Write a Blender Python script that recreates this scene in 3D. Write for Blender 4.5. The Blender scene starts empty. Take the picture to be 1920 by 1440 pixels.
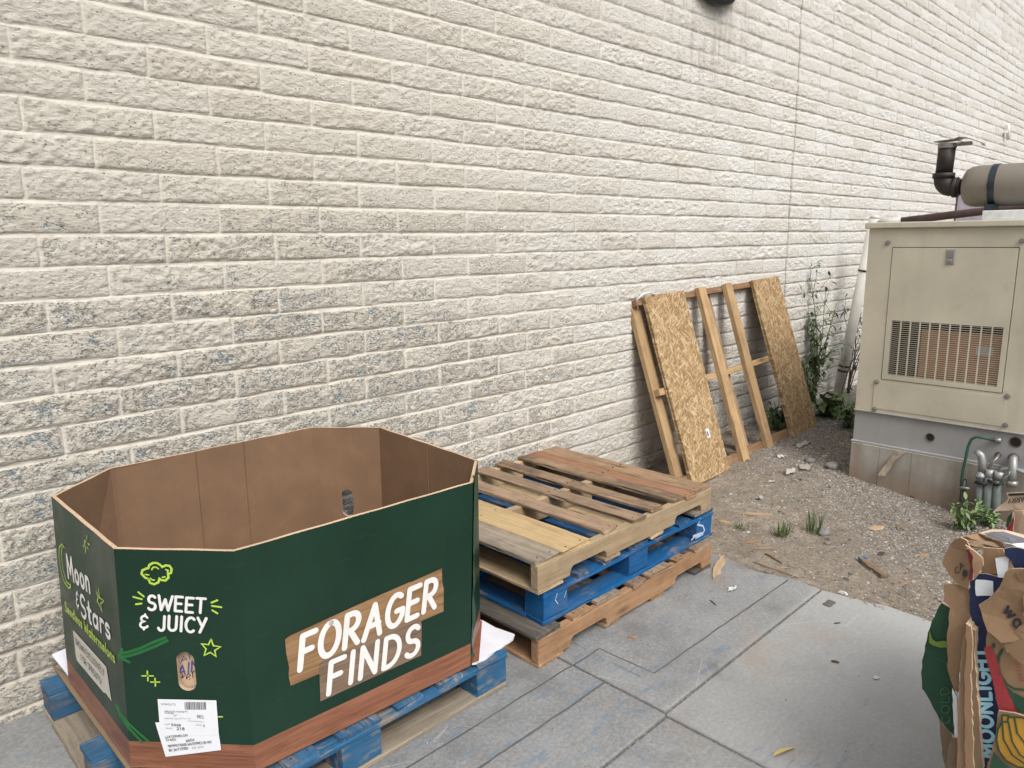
import bpy, bmesh, math, random
import numpy as np
from mathutils import Vector, Matrix
from mathutils.geometry import delaunay_2d_cdt

scene = bpy.context.scene
COL = scene.collection
random.seed(7)
R = math.radians

# ------------------------------------------------------------------ camera
# world: x along the block wall, y into the wall (wall face at y=0), z up, metres
FPX, YAW, PITCH, ROLL = 1390.78, 0.779774, 0.193422, -0.010530
CAM = Vector((-0.6163, -2.7762, 1.571))
_f = Vector((math.sin(YAW)*math.cos(PITCH), math.cos(YAW)*math.cos(PITCH), -math.sin(PITCH)))
_r = Vector((math.cos(YAW), -math.sin(YAW), 0.0)); _u = _r.cross(_f)
CR = math.cos(ROLL)*_r + math.sin(ROLL)*_u
CU = -math.sin(ROLL)*_r + math.cos(ROLL)*_u
CF = _f
cam_d = bpy.data.cameras.new("camera")
cam_d.sensor_width = 36.0; cam_d.lens = FPX/1920*36.0
cam_d.clip_start = 0.05; cam_d.clip_end = 500
cam = bpy.data.objects.new("camera", cam_d); COL.objects.link(cam)
cam.matrix_world = Matrix(((CR.x, CU.x, -CF.x, CAM.x), (CR.y, CU.y, -CF.y, CAM.y), (CR.z, CU.z, -CF.z, CAM.z), (0, 0, 0, 1)))
scene.camera = cam

# ------------------------------------------------------------------ light: bright overcast
SUN_EL, SUN_AZ = R(48), R(199)      # azimuth measured clockwise from +y
w = bpy.data.worlds.new("World"); scene.world = w; w.use_nodes = True
nt = w.node_tree; nt.nodes.clear()
sky = nt.nodes.new("ShaderNodeTexSky"); sky.sky_type = 'NISHITA'; sky.sun_disc = False
sky.sun_elevation = SUN_EL; sky.sun_rotation = SUN_AZ; sky.dust_density = 3.0; sky.air_density = 1.0
hs = nt.nodes.new("ShaderNodeHueSaturation"); hs.inputs["Saturation"].default_value = 0.35
bg = nt.nodes.new("ShaderNodeBackground"); bg.inputs["Strength"].default_value = 0.12
wo = nt.nodes.new("ShaderNodeOutputWorld")
tcw = nt.nodes.new("ShaderNodeTexCoord"); sx = nt.nodes.new("ShaderNodeSeparateXYZ"); mr = nt.nodes.new("ShaderNodeMapRange"); mxw = nt.nodes.new("ShaderNodeMix"); mxw.data_type = 'RGBA'; mxw.blend_type = 'MULTIPLY'; mxw.inputs[0].default_value = 1
for i_, v_ in enumerate((0., 1., .42, 1.75)): mr.inputs[i_+1].default_value = v_
nt.links.new(tcw.outputs["Generated"], sx.inputs[0]); nt.links.new(sx.outputs[2], mr.inputs[0])
nt.links.new(sky.outputs[0], hs.inputs["Color"]); nt.links.new(hs.outputs[0], mxw.inputs[6]); nt.links.new(mr.outputs[0], mxw.inputs[7]); nt.links.new(mxw.outputs[2], bg.inputs["Color"]); nt.links.new(bg.outputs[0], wo.inputs[0])
sl = bpy.data.lights.new("sun", 'SUN'); sl.energy = 1.5; sl.angle = R(28); sl.color = (1.0, 0.968, 0.92)
so = bpy.data.objects.new("sun", sl); COL.objects.link(so)
sd = Vector((math.sin(SUN_AZ)*math.cos(SUN_EL), math.cos(SUN_AZ)*math.cos(SUN_EL), math.sin(SUN_EL)))
so.rotation_euler = (-sd).to_track_quat('-Z', 'Y').to_euler()
scene.view_settings.view_transform = 'Standard'; scene.view_settings.look = 'None'
scene.view_settings.exposure = 0.47; scene.view_settings.gamma = 1.0

# ------------------------------------------------------------------ survey: where a sight line meets a real plane
def ray(px, py): return CR*((px-960)/FPX) - CU*((py-720)/FPX) + CF
def on_plane(px, py, p0, n):
    d = ray(px, py); return CAM + d*((Vector(p0)-CAM).dot(n)/d.dot(n))
def at_z(px, py, z=0.0): return on_plane(px, py, (0, 0, z), Vector((0, 0, 1)))
def at_x(px, py, x): return on_plane(px, py, (x, 0, 0), Vector((1, 0, 0)))
def at_y(px, py, y): return on_plane(px, py, (0, y, 0), Vector((0, 1, 0)))

# ------------------------------------------------------------------ object helpers
def tag(o, label=None, cat=None, group=None, kind=None):
    if label: o["label"] = label
    if cat: o["category"] = cat
    if group: o["group"] = group
    if kind: o["kind"] = kind
    return o
def link(name, me, mat=None, parent=None):
    o = bpy.data.objects.new(name, me); COL.objects.link(o)
    for m in (mat if isinstance(mat, (list, tuple)) else [mat]):
        if m: me.materials.append(m)
    if parent: o.parent = parent
    return o
def thing(name, loc, label, cat, group=None):
    o = bpy.data.objects.new(name, None); COL.objects.link(o); o.location = loc; o.empty_display_size = .1
    return tag(o, label, cat, group)
class MB:
    """collects shapes for ONE mesh"""
    def __init__(s): s.v = []; s.f = []; s.mi = []; s.cur = 0; s.sm = []
    def add(s, vs, fs, smooth=False):
        b = len(s.v); s.v += [tuple(x) for x in vs]
        for f in fs: s.f.append([i+b for i in f]); s.mi.append(s.cur); s.sm.append(smooth)
    def box(s, a, b, M=None):
        (x0, y0, z0), (x1, y1, z1) = a, b
        vs = [Vector(p) for p in ((x0,y0,z0),(x1,y0,z0),(x1,y1,z0),(x0,y1,z0),(x0,y0,z1),(x1,y0,z1),(x1,y1,z1),(x0,y1,z1))]
        if M: vs = [M @ v for v in vs]
        s.add(vs, [(0,3,2,1),(4,5,6,7),(0,1,5,4),(1,2,6,5),(2,3,7,6),(3,0,4,7)])
    def tube(s, pts, r, n=12, caps=True):
        pts = [Vector(p) for p in pts]; rr = r if isinstance(r, (list, tuple)) else [r]*len(pts)
        ring = []; up = None
        for i, p in enumerate(pts):
            t = (pts[min(i+1, len(pts)-1)]-pts[max(i-1, 0)]).normalized()
            if up is None: up = Vector((0, 0, 1)) if abs(t.z) < .9 else Vector((1, 0, 0))
            a = t.cross(up).normalized(); up = a.cross(t).normalized()
            ring.append([p + (a*math.cos(2*math.pi*k/n) + up*math.sin(2*math.pi*k/n))*rr[i] for k in range(n)])
        vs = [v for q in ring for v in q]; fs = []
        for i in range(len(pts)-1):
            for k in range(n): fs.append((i*n+k, i*n+(k+1) % n, (i+1)*n+(k+1) % n, (i+1)*n+k))
        s.add(vs, fs, True)
        if caps:
            b = len(s.v)-len(vs)
            for f in ([b+k for k in range(n)][::-1], [b+(len(pts)-1)*n+k for k in range(n)]):
                s.f.append(f); s.mi.append(s.cur); s.sm.append(False)
    def build(s, name, mat, parent=None, loc=None, bevel=0, seg=2):
        me = bpy.data.meshes.new(name); L = Vector(loc) if loc is not None else Vector((0, 0, 0))
        me.from_pydata([tuple(Vector(v)-L) for v in s.v], [], s.f)
        me.polygons.foreach_set("material_index", s.mi); me.polygons.foreach_set("use_smooth", s.sm); me.update()
        o = link(name, me, mat, parent)
        if loc is not None: o.location = L
        if bevel:
            m = o.modifiers.new("bevel", 'BEVEL'); m.width = bevel; m.segments = seg; m.limit_method = 'ANGLE'; m.angle_limit = R(40)
        return o
def under(parent, o):                       # parent while staying put
    o.parent = parent; o.matrix_parent_inverse = Matrix.Translation(-parent.location); return o

# numpy value noise
def _hash(ix, iy, s):
    h = (ix.astype(np.int64)*374761393 + iy.astype(np.int64)*668265263 + s*1442695041) & 0x7fffffff
    h = ((h ^ (h >> 13))*1274126177) & 0x7fffffff
    return ((h ^ (h >> 16)) & 0xffff)/65535.0
def vnoise(x, y, s=0):
    ix, iy = np.floor(x), np.floor(y); fx, fy = x-ix, y-iy
    fx = fx*fx*(3-2*fx); fy = fy*fy*(3-2*fy)
    a, b, c, d = _hash(ix, iy, s), _hash(ix+1, iy, s), _hash(ix, iy+1, s), _hash(ix+1, iy+1, s)
    return (a*(1-fx)+b*fx)*(1-fy)+(c*(1-fx)+d*fx)*fy
def fbm(x, y, s=0, o=3): return sum(vnoise(x*2**i, y*2**i, s+i*17)*.5**i for i in range(o))/sum(.5**i for i in range(o))
def sstep(a, b, x): t = np.clip((x-a)/(b-a), 0, 1); return t*t*(3-2*t)
def grid_mesh(name, X, Y, Z, mat):          # X,Y,Z arrays (rows, cols)
    m, n = X.shape; me = bpy.data.meshes.new(name)
    co = np.stack([X, Y, Z], -1).reshape(-1, 3).astype(np.float32)
    i = np.arange(m*n).reshape(m, n)
    q = np.stack([i[:-1, :-1], i[:-1, 1:], i[1:, 1:], i[1:, :-1]], -1).reshape(-1, 4).astype(np.int32)
    me.vertices.add(len(co)); me.vertices.foreach_set("co", co.ravel())
    me.loops.add(q.size); me.loops.foreach_set("vertex_index", q.ravel())
    me.polygons.add(len(q)); me.polygons.foreach_set("loop_start", np.arange(0, q.size, 4, dtype=np.int32))
    me.polygons.foreach_set("use_smooth", np.ones(len(q), dtype=bool))
    me.update(calc_edges=True); me.validate()
    return link(name, me, mat)

# ------------------------------------------------------------------ material helpers
class NT:
    def __init__(s, name):
        s.m = bpy.data.materials.new(name); s.m.use_nodes = True; s.t = s.m.node_tree; s.n = s.t.nodes
        s.b = s.n["Principled BSDF"]; s._tc = None
    def L(s, v, sock):
        if hasattr(v, "is_output") or isinstance(v, bpy.types.NodeSocket): s.t.links.new(v, sock)
        elif v is not None:
            if isinstance(v, (tuple, list)) and len(v) == 3 and sock.type == 'RGBA': v = (*v, 1)
            sock.default_value = v
    def co(s, k="Object"):
        if not s._tc: s._tc = s.n.new("ShaderNodeTexCoord")
        return s._tc.outputs[k]
    def map(s, v, sc=(1, 1, 1), rot=(0, 0, 0), loc=(0, 0, 0)):
        n = s.n.new("ShaderNodeMapping"); s.L(v, n.inputs[0]); n.inputs[1].default_value = loc; n.inputs[2].default_value = rot; n.inputs[3].default_value = sc
        return n.outputs[0]
    def noise(s, v, sc=5, det=4, ro=.55, dist=0, col=False):
        n = s.n.new("ShaderNodeTexNoise"); s.L(v, n.inputs["Vector"]); n.inputs["Scale"].default_value = sc
        n.inputs["Detail"].default_value = det; n.inputs["Roughness"].default_value = ro; n.inputs["Distortion"].default_value = dist
        return n.outputs["Color" if col else "Fac"]
    def voro(s, v, sc=5, feat='F1', out="Distance", rnd=1):
        n = s.n.new("ShaderNodeTexVoronoi"); n.feature = feat; s.L(v, n.inputs["Vector"]); n.inputs["Scale"].default_value = sc; n.inputs["Randomness"].default_value = rnd
        return n.outputs[out]
    def ramp(s, f, st, interp='LINEAR'):
        n = s.n.new("ShaderNodeValToRGB"); s.L(f, n.inputs[0]); cr = n.color_ramp; cr.interpolation = interp
        while len(cr.elements) < len(st): cr.elements.new(.5)
        for e, (p, c) in zip(cr.elements, st): e.position = p; e.color = (*c, 1) if isinstance(c, (tuple, list)) else (c, c, c, 1)
        return n.outputs[0]
    def mix(s, f, a, b, mode='MIX'):
        n = s.n.new("ShaderNodeMix"); n.data_type = 'RGBA'; n.blend_type = mode
        s.L(f, n.inputs[0]); s.L(a, n.inputs[6]); s.L(b, n.inputs[7]); return n.outputs[2]
    def math(s, op, a, b=0, c=None, clamp=False):
        n = s.n.new("ShaderNodeMath"); n.operation = op; n.use_clamp = clamp; s.L(a, n.inputs[0]); s.L(b, n.inputs[1])
        if c is not None: s.L(c, n.inputs[2])
        return n.outputs[0]
    def rng(s, v, a, b, c=0, d=1):
        n = s.n.new("ShaderNodeMapRange"); n.interpolation_type = 'SMOOTHSTEP'; s.L(v, n.inputs[0])
        for i, k in enumerate((a, b, c, d)): n.inputs[i+1].default_value = k
        return n.outputs[0]
    def sep(s, v):
        n = s.n.new("ShaderNodeSeparateXYZ"); s.L(v, n.inputs[0]); return n.outputs
    def attr(s, name):
        n = s.n.new("ShaderNodeAttribute"); n.attribute_name = name; return n.outputs["Fac"]
    def rand(s): return s.n.new("ShaderNodeObjectInfo").outputs["Random"]
    def bump(s, h, st=.3, d=.01, prev=None):
        n = s.n.new("ShaderNodeBump"); n.inputs["Strength"].default_value = st; n.inputs["Distance"].default_value = d
        s.L(h, n.inputs["Height"]);
        if prev is not None: s.L(prev, n.inputs["Normal"])
        return n.outputs[0]
    def done(s, col=None, rough=.8, bump=None, metal=0, spec=None):
        s.L(col, s.b.inputs["Base Color"]); s.L(rough, s.b.inputs["Roughness"]); s.L(metal, s.b.inputs["Metallic"])
        if bump is not None: s.L(bump, s.b.inputs["Normal"])
        if spec is not None: s.b.inputs["Specular IOR Level"].default_value = spec
        return s.m
def plain(name, c, rough=.6, metal=0, var=.15, sc=30, bump=.1, spec=None):
    k = NT(name); n = k.noise(k.co(), sc, 5); n2 = k.noise(k.co(), sc*.12, 3)
    f = k.math('MULTIPLY', n, n2)
    col = k.ramp(f, [(.08, tuple(x*(1-var*1.6) for x in c)), (.25, c), (.45, tuple(min(1, x*(1+var)) for x in c))])
    return k.done(col, rough, k.bump(n, bump, .003) if bump else None, metal, spec)

def m_wood(name, light, dark, weather=0., grime=.3, ends=None, knots=True, paint=None, wear=.5):
    """grain runs along local x; each plank object has its own random tone"""
    k = NT(name); rd = k.rand()
    off = k.n.new("ShaderNodeCombineXYZ"); k.L(k.math('MULTIPLY', rd, 37.), off.inputs[0]); k.L(k.math('MULTIPLY', rd, 11.), off.inputs[1]); k.L(k.math('MULTIPLY', rd, 23.), off.inputs[2])
    va = k.n.new("ShaderNodeVectorMath"); va.operation = 'ADD'; k.L(k.co(), va.inputs[0]); k.L(off.outputs[0], va.inputs[1]); P = va.outputs[0]
    warp = k.noise(k.map(P, (1.2, 5, 5)), 1.5, 3)
    pv = k.n.new("ShaderNodeVectorMath"); pv.operation = 'MULTIPLY_ADD'; wc = k.n.new("ShaderNodeCombineXYZ"); k.L(warp, wc.inputs[1]); k.L(warp, wc.inputs[2])
    k.L(wc.outputs[0], pv.inputs[0]); pv.inputs[1].default_value = (.05, .05, .05); k.L(P, pv.inputs[2]); Q = pv.outputs[0]
    grain = k.noise(k.map(Q, (2.2, 55, 55)), 1, 6, .62)
    fine = k.noise(k.map(Q, (6, 210, 210)), 1, 3, .6)
    blotch = k.noise(k.map(P, (2.2, 7, 7)), 1, 4)
    g = k.math('ADD', k.math('MULTIPLY', grain, .65), k.math('MULTIPLY', fine, .35))
    col = k.ramp(g, [(.3, dark), (.47, tuple((a+b)/2 for a, b in zip(light, dark))), (.66, light)])
    tone = k.rng(rd, 0, 1, .72, 1.18)
    tn = k.n.new("ShaderNodeCombineXYZ")
    for i in range(3): k.L(tone, tn.inputs[i])
    col = k.mix(1, col, tn.outputs[0], 'MULTIPLY')
    if knots:
        kv = k.voro(k.map(P, (2.6, 9, 9)), 1)
        kn = k.ramp(kv, [(.05, 1.0), (.1, .55), (.17, .0)])
        col = k.mix(k.math('MULTIPLY', kn, .75), col, tuple(x*.35 for x in dark))
    if weather:
        wf = k.math('MULTIPLY', k.ramp(k.math('ADD', k.math('MULTIPLY', blotch, .75), k.math('MULTIPLY', fine, .3)), [(.35, 0.), (.66, 1.)]), weather)
        col = k.mix(wf, col, k.ramp(grain, [(.3, (.07, .062, .052)), (.65, (.25, .225, .19))]))
    if paint:
        pf = k.noise(k.map(P, (9, 45, 45)), 1, 6, .65); pb = k.noise(P, 6, 3)
        pm = k.ramp(k.math('ADD', k.math('MULTIPLY', pf, .5), k.math('MULTIPLY', pb, .5)), [(wear-.06, 0.), (wear+.05, 1.)])
        pc = k.mix(k.ramp(fine, [(.35, 0.), (.7, 1.)]), tuple(x*.62 for x in paint), paint)
        pc = k.mix(k.math('MULTIPLY', k.ramp(blotch, [(.5, 0.), (.75, 1.)]), .35), pc, (.14, .2, .26))
        col = k.mix(pm, col, pc)
    dirt = k.math('MULTIPLY', k.ramp(k.noise(P, 9, 6, .65), [(.45, 0.), (.72, 1.)]), grime)
    col = k.mix(dirt, col, (.055, .045, .036))
    bp = k.bump(g, .35, .004)
    return k.done(col, k.rng(grain, .2, .8, .72, .92), bp, 0, .25)

M_NAIL = plain("rusty_nail", (.10, .07, .05), .6, .4, .3, 200, 0)

def plank(name, L, W, T, mat, M, parent=None, wob=.002, chip=.006, seed=0, n=14, ch=.0025, nails=()):
    """board along local +x (0..L), width y (0..W), thickness z (0..T), worn edges and ends"""
    rg = random.Random(seed*7919+13); vs = []; fs = []
    ph = [rg.uniform(0, 6.3) for _ in range(6)]; bow = rg.uniform(-1, 1)*wob*1.5
    sec = [(ch, 0), (W-ch, 0), (W, ch), (W, T-ch), (W-ch, T), (ch, T), (0, T-ch), (0, ch)]
    for i in range(n+1):
        t = i/n; x = t*L
        for j, (y, z) in enumerate(sec):
            e = 1 if j in (2, 3) else -1 if j in (6, 7) else 0
            dy = wob*(math.sin(t*9+ph[j % 3])*.6+rg.uniform(-.5, .5)) if e else 0
            dz = bow*math.sin(t*math.pi)+wob*.35*rg.uniform(-1, 1)
            dx = rg.uniform(-chip, chip*.2)*(1 if i == n else -1) if i in (0, n) else 0
            if rg.random() < .05 and e: dy -= e*chip*.8
            vs.append((x+dx, y+dy, z+dz))
    for i in range(n):
        for j in range(8): fs.append((i*8+j, (i+1)*8+j, (i+1)*8+(j+1) % 8, i*8+(j+1) % 8)[::-1])
    fs += [list(range(8)), [n*8+j for j in range(8)][::-1]]
    fs[-2] = fs[-2][::-1]; fs[-1] = fs[-1][::-1]
    me = bpy.data.meshes.new(name); me.from_pydata(vs, [], [f[::-1] for f in fs]); me.update()
    bm = bmesh.new(); bm.from_mesh(me); bmesh.ops.recalc_face_normals(bm, faces=bm.faces)
    for (nx, ny) in nails:
        ring = [bm.verts.new((nx+.0034*math.cos(a*1.047), ny+.0034*math.sin(a*1.047), T+.0016)) for a in range(6)]
        low = [bm.verts.new((v.co.x, v.co.y, T-.004)) for v in ring]; bm.faces.new(ring).material_index = 1
        for a in range(6): bm.faces.new((low[a], low[(a+1) % 6], ring[(a+1) % 6], ring[a])).material_index = 1
    bm.to_mesh(me); bm.free()
    o = link(name, me, [mat, M_NAIL] if nails else mat)
    if parent: under(parent, o)
    o.matrix_basis = M
    return o
def frame(o, ex, ey, ez):                    # matrix from origin and axes
    return Matrix(((ex[0], ey[0], ez[0], o[0]), (ex[1], ey[1], ez[1], o[1]), (ex[2], ey[2], ez[2], o[2]), (0, 0, 0, 1)))

# ------------------------------------------------------------------ materials
def m_wall():
    k = NT("painted_slump_block"); P = k.co(); X, Y, Z = k.sep(P)[0:3]
    mort = k.attr("joint"); rnd = k.attr("tone")
    big = k.noise(P, .9, 4); mid = k.noise(P, 5, 4)
    # cream paint, whiter further along the wall
    col = k.mix(k.rng(X, .6, 5.0), (.60, .567, .492), (.715, .705, .672))
    col = k.mix(k.math('MULTIPLY', k.rng(rnd, 0, 1, 0, .4), k.math('SUBTRACT', 1, mort)), col, (.55, .495, .405))
    col = k.mix(k.math('MULTIPLY', mort, .10), col, (.68, .645, .57))
    col = k.mix(k.math('MULTIPLY', k.ramp(big, [(.35, 0.), (.7, 1.)]), .3), col, (.66, .615, .53))
    # where the paint is scuffed off the high parts of the rough face
    flat = k.map(P, (1, 1, 1.7))
    low = k.math('MULTIPLY', k.rng(Z, 2.55, 1.05), k.rng(X, 4.6, .8))
    lowm = k.math('ADD', k.math('MULTIPLY', low, .85), k.math('MULTIPLY', k.math('MULTIPLY', k.rng(Z, 1.35, .55), k.rng(X, 3.2, 1.2)), .5))
    wear = k.math('MULTIPLY', lowm, k.rng(k.math('ADD', k.math('MULTIPLY', k.noise(P, 6.5, 5, .65), .85), k.math('MULTIPLY', rnd, .15)), .34, .64, .45, 1.25))
    wear = k.math('MINIMUM', k.math('ADD', wear, .27), 1.12)
    wear = k.math('MULTIPLY', wear, k.math('SUBTRACT', 1, k.math('MULTIPLY', mort, .93)))
    hp = k.attr("relief")
    fl = k.math('ADD', k.math('MULTIPLY', k.math('ADD', k.math('MULTIPLY', k.noise(flat, 95, 3, .6, .3), .62), k.math('MULTIPLY', k.noise(k.map(P, (1, 1, 1.3)), 170, 2, .6), .38)), .8), k.math('MULTIPLY', k.math('SUBTRACT', 1, hp), .2))
    thr = k.math('SUBTRACT', .685, k.math('MULTIPLY', wear, .165))
    sp = k.math('MULTIPLY', k.math('SUBTRACT', fl, thr), 14, clamp=True)
    bl = k.math('MULTIPLY', k.ramp(k.noise(flat, 9, 4, .6), [(.51, 0.), (.57, 1.)]), k.rng(low, .05, .4))
    spc = k.mix(k.ramp(k.noise(P, 45, 3), [(.35, 0.), (.65, 1.)]), (.17, .163, .15), (.43, .41, .375))
    spc = k.mix(k.math('MULTIPLY', bl, .85), spc, k.mix(k.noise(P, 14, 2), (.05, .12, .23), (.10, .28, .38)))
    rd = k.math('MULTIPLY', k.ramp(k.noise(k.map(P, (1, 1, 1), (0, 0, 0), (4, 3, 9)), 5, 3), [(.66, 0.), (.7, 1.)]), low)
    spc = k.mix(k.math('MULTIPLY', rd, .5), spc, (.30, .13, .13))
    col = k.mix(k.math('MULTIPLY', sp, .9), col, spc)
    pv = k.n.new("ShaderNodeTexVoronoi"); k.L(flat, pv.inputs["Vector"]); pv.inputs["Scale"].default_value = 62
    pit = k.math('MULTIPLY', k.math('MULTIPLY', k.math('LESS_THAN', pv.outputs["Distance"], .27), k.math('GREATER_THAN', k.math('ADD', k.sep(pv.outputs["Color"])[0], k.math('MULTIPLY', mid, .35)), 1.02)), k.math('SUBTRACT', 1, mort))
    col = k.mix(k.math('MULTIPLY', pit, .75), col, (.17, .145, .115))
    # thin darker lines along the lower lips and in the joints further along
    lip = k.attr("lip"); ln = k.noise(k.map(P, (7, 1, 14)), 1.5, 5, .65)
    col = k.mix(k.math('MULTIPLY', lip, k.ramp(ln, [(.45, 0.), (.66, .7)])), col, (.20, .17, .145))
    jd = k.math('MULTIPLY', k.math('MULTIPLY', mort, k.rng(X, 1.6, 4.2)), k.ramp(k.noise(P, 4.5, 4, .6), [(.36, .1), (.6, .8)]))
    col = k.mix(jd, col, (.34, .30, .26))
    # browner and darker towards the foot of the wall
    ft = k.math('MULTIPLY', k.rng(Z, .6, .05), k.ramp(mid, [(.3, .25), (.7, 1.)]))
    col = k.mix(k.math('MULTIPLY', ft, .5), col, (.29, .25, .20))
    # rusty run-off below the wall lamp
    rn = k.noise(k.map(P, (16, 1, 1.4)), 1, 5, .65)
    ra = k.math('MULTIPLY', k.math('MULTIPLY', k.rng(X, 3.3, 3.9), k.rng(X, 4.75, 4.2)), k.rng(Z, 2.2, 2.95))
    col = k.mix(k.math('MULTIPLY', ra, k.ramp(rn, [(.45, 0.), (.68, .6)])), col, (.30, .255, .205))
    col = k.mix(k.math('MULTIPLY', k.attr("crack"), .9), col, (.20, .15, .12))
    h = k.math('ADD', k.math('MULTIPLY', k.noise(flat, 90, 6, .72), .8), k.math('MULTIPLY', k.voro(flat, 55), .35))
    h = k.math('MULTIPLY', h, k.math('SUBTRACT', 1, k.math('MULTIPLY', mort, .75)))
    h = k.math('SUBTRACT', h, k.math('MULTIPLY', sp, .35))
    return k.done(col, .88, k.bump(h, .9, .011), 0, .25)
def m_osb(name, dirt=.25):
    k = NT(name); P = k.co(); best = None; col = None
    for i, (a, sx, sy) in enumerate(((.15, 17, 88), (1.25, 19, 96), (-.8, 16, 84), (.7, 21, 110), (-.35, 20, 92), (1.0, 24, 130))):
        v = k.map(P, (sx, sy, .001), (0, 0, 0), (i*3.1, i*1.7, 0)); v = k.map(k.map(P, (1, 1, 0), (0, 0, a)), (sx, sy, 1), (0, 0, 0), (i*3.1, i*1.7, 0))
        c = k.n.new("ShaderNodeTexVoronoi"); c.inputs["Scale"].default_value = 1; k.L(v, c.inputs["Vector"])
        r = k.sep(c.outputs["Color"]); d = c.outputs["Distance"]
        s = k.math('SUBTRACT', r[0], k.math('MULTIPLY', d, .22))
        cc = k.ramp(r[1], [(0., (.19, .115, .055)), (.25, (.31, .20, .095)), (.6, (.40, .28, .15)), (1., (.58, .44, .27))])
        if best is None: best, col = s, cc
        else:
            g = k.math('GREATER_THAN', s, best); col = k.mix(g, col, cc); best = k.math('MAXIMUM', best, s)
    gr = k.noise(P, 180, 3)
    col = k.mix(.15, col, k.ramp(gr, [(.3, (.34, .21, .10)), (.7, (.68, .50, .28))]))
    col = k.mix(k.math('MULTIPLY', k.ramp(best, [(.5, 1.), (.7, 0.)]), .8), col, (.20, .115, .05))
    col = k.mix(k.math('MULTIPLY', k.ramp(k.noise(P, 5, 5, .65), [(.5, 0.), (.72, 1.)]), dirt), col, (.20, .14, .085))
    return k.done(col, .78, k.bump(best, .6, .004), 0, .25)
SCORES = []   # score lines in the slab: (x0,y0,x1,y1,halfwidth)
def m_concrete():
    k = NT("broom_concrete"); P = k.co(); X, Y, Z = k.sep(P)[0:3]
    n1 = k.noise(P, 1.4, 5); n2 = k.noise(P, 9, 5, .6); n3 = k.noise(P, 70, 7, .72); st = k.noise(k.map(P, (1.0, 14, 1), (0, 0, .15)), 3, 5, .65)
    col = k.ramp(k.math('ADD', k.math('MULTIPLY', n1, .6), k.math('MULTIPLY', n2, .4)), [(.32, (.135, .139, .138)), (.5, (.208, .212, .210)), (.68, (.285, .285, .279))])
    col = k.mix(.27, col, k.ramp(n3, [(.34, (.10, .10, .10)), (.5, (.28, .28, .275)), (.66, (.55, .545, .53))]))
    blot = k.math('MULTIPLY', k.ramp(k.noise(P, 3.3, 6, .7), [(.52, 0.), (.68, 1.)]), .5); col = k.mix(blot, col, (.125, .122, .116))
    crk = k.voro(k.map(P, (1, 1, 0), (0, 0, .9), (2.4, 1.3, 0)), .9, 'DISTANCE_TO_EDGE'); crw = k.math('ADD', crk, k.math('MULTIPLY', k.math('SUBTRACT', k.noise(P, 7, 4), .5), .05)); col = k.mix(k.math('MULTIPLY', k.ramp(crw, [(.0, 1.), (.004, 0.)]), k.math('MULTIPLY', k.ramp(k.noise(P, 1.1, 2), [(.5, 0.), (.56, 1.)]), .7)), col, (.07, .066, .06))
    col = k.mix(k.math('MULTIPLY', k.ramp(st, [(.55, 0.), (.75, 1.)]), .35), col, (.22, .225, .23))
    # paler to the right and away from the wall, part step, part gradient
    col = k.mix(k.math('MULTIPLY', k.math('ADD', k.math('MULTIPLY', k.rng(Y, -1.5, -1.56), .45), k.rng(Y, -1.2, -2.1, 0, .55)), k.math('ADD', k.math('MULTIPLY', k.rng(X, 1.29, 1.33), .45), k.rng(X, .9, 2.2, 0, .55))), col, k.mix(.55, col, (.53, .525, .50)))
    # scuffs of blue pallet paint
    bm_ = k.math('MULTIPLY', k.ramp(k.noise(k.map(P, (2, 6, 1), (0, 0, .3)), 4, 6, .7), [(.54, 0.), (.64, 1.)]), k.ramp(k.noise(P, 1.9, 2), [(.47, 0.), (.58, 1.)]))
    col = k.mix(k.math('MULTIPLY', bm_, k.math('SUBTRACT', .6, k.math('MULTIPLY', k.math('MULTIPLY', k.rng(X, 1.3, 1.7), k.rng(Y, -1.5, -1.6)), .48))), col, (.10, .18, .27))
    rs = k.ramp(k.noise(k.map(P, (1, 1, 1), (0, 0, 0), (7.3, 2.2, 0)), 2.6, 4), [(.57, 0.), (.70, 1.)])
    col = k.mix(k.math('MULTIPLY', rs, .33), col, (.33, .22, .13))
    sc = k.voro(k.map(P, (1.3, 1.3, 0), (0, 0, .5)), 2.2, 'DISTANCE_TO_EDGE')
    scm = k.math('MULTIPLY', k.ramp(sc, [(.0, 1.), (.006, 0.)]), k.ramp(k.noise(P, 2.4, 2), [(.56, 0.), (.62, 1.)]))
    col = k.mix(k.math('MULTIPLY', scm, .5), col, (.50, .50, .49))
    # scored lines with grit in them
    g = None
    for (x0, y0, x1, y1, hw) in SCORES:
        L = math.hypot(x1-x0, y1-y0); tx, ty = (x1-x0)/L, (y1-y0)/L
        wv = k.math('MULTIPLY', k.math('SUBTRACT', k.noise(P, 6, 2), .5), .012)
        dx, dy = k.math('SUBTRACT', X, x0), k.math('SUBTRACT', Y, y0)
        dist = k.math('ABSOLUTE', k.math('ADD', k.math('SUBTRACT', k.math('MULTIPLY', dx, ty), k.math('MULTIPLY', dy, tx)), wv))
        al = k.math('ADD', k.math('MULTIPLY', dx, tx), k.math('MULTIPLY', dy, ty))
        m = k.math('MULTIPLY', k.rng(dist, hw, hw*.35), k.math('MULTIPLY', k.math('GREATER_THAN', al, 0), k.math('LESS_THAN', al, L)))
        g = m if g is None else k.math('MAXIMUM', g, m)
    col = k.mix(k.math('MULTIPLY', g, k.ramp(n2, [(.3, .55), (.6, .95)])), col, (.085, .078, .07))
    h = k.math('SUBTRACT', k.math('ADD', k.math('MULTIPLY', n3, .5), k.math('MULTIPLY', st, .4)), k.math('MULTIPLY', g, 2.0))
    return k.done(col, k.rng(n2, .3, .7, .72, .9), k.bump(h, .35, .004), 0, .3)
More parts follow.
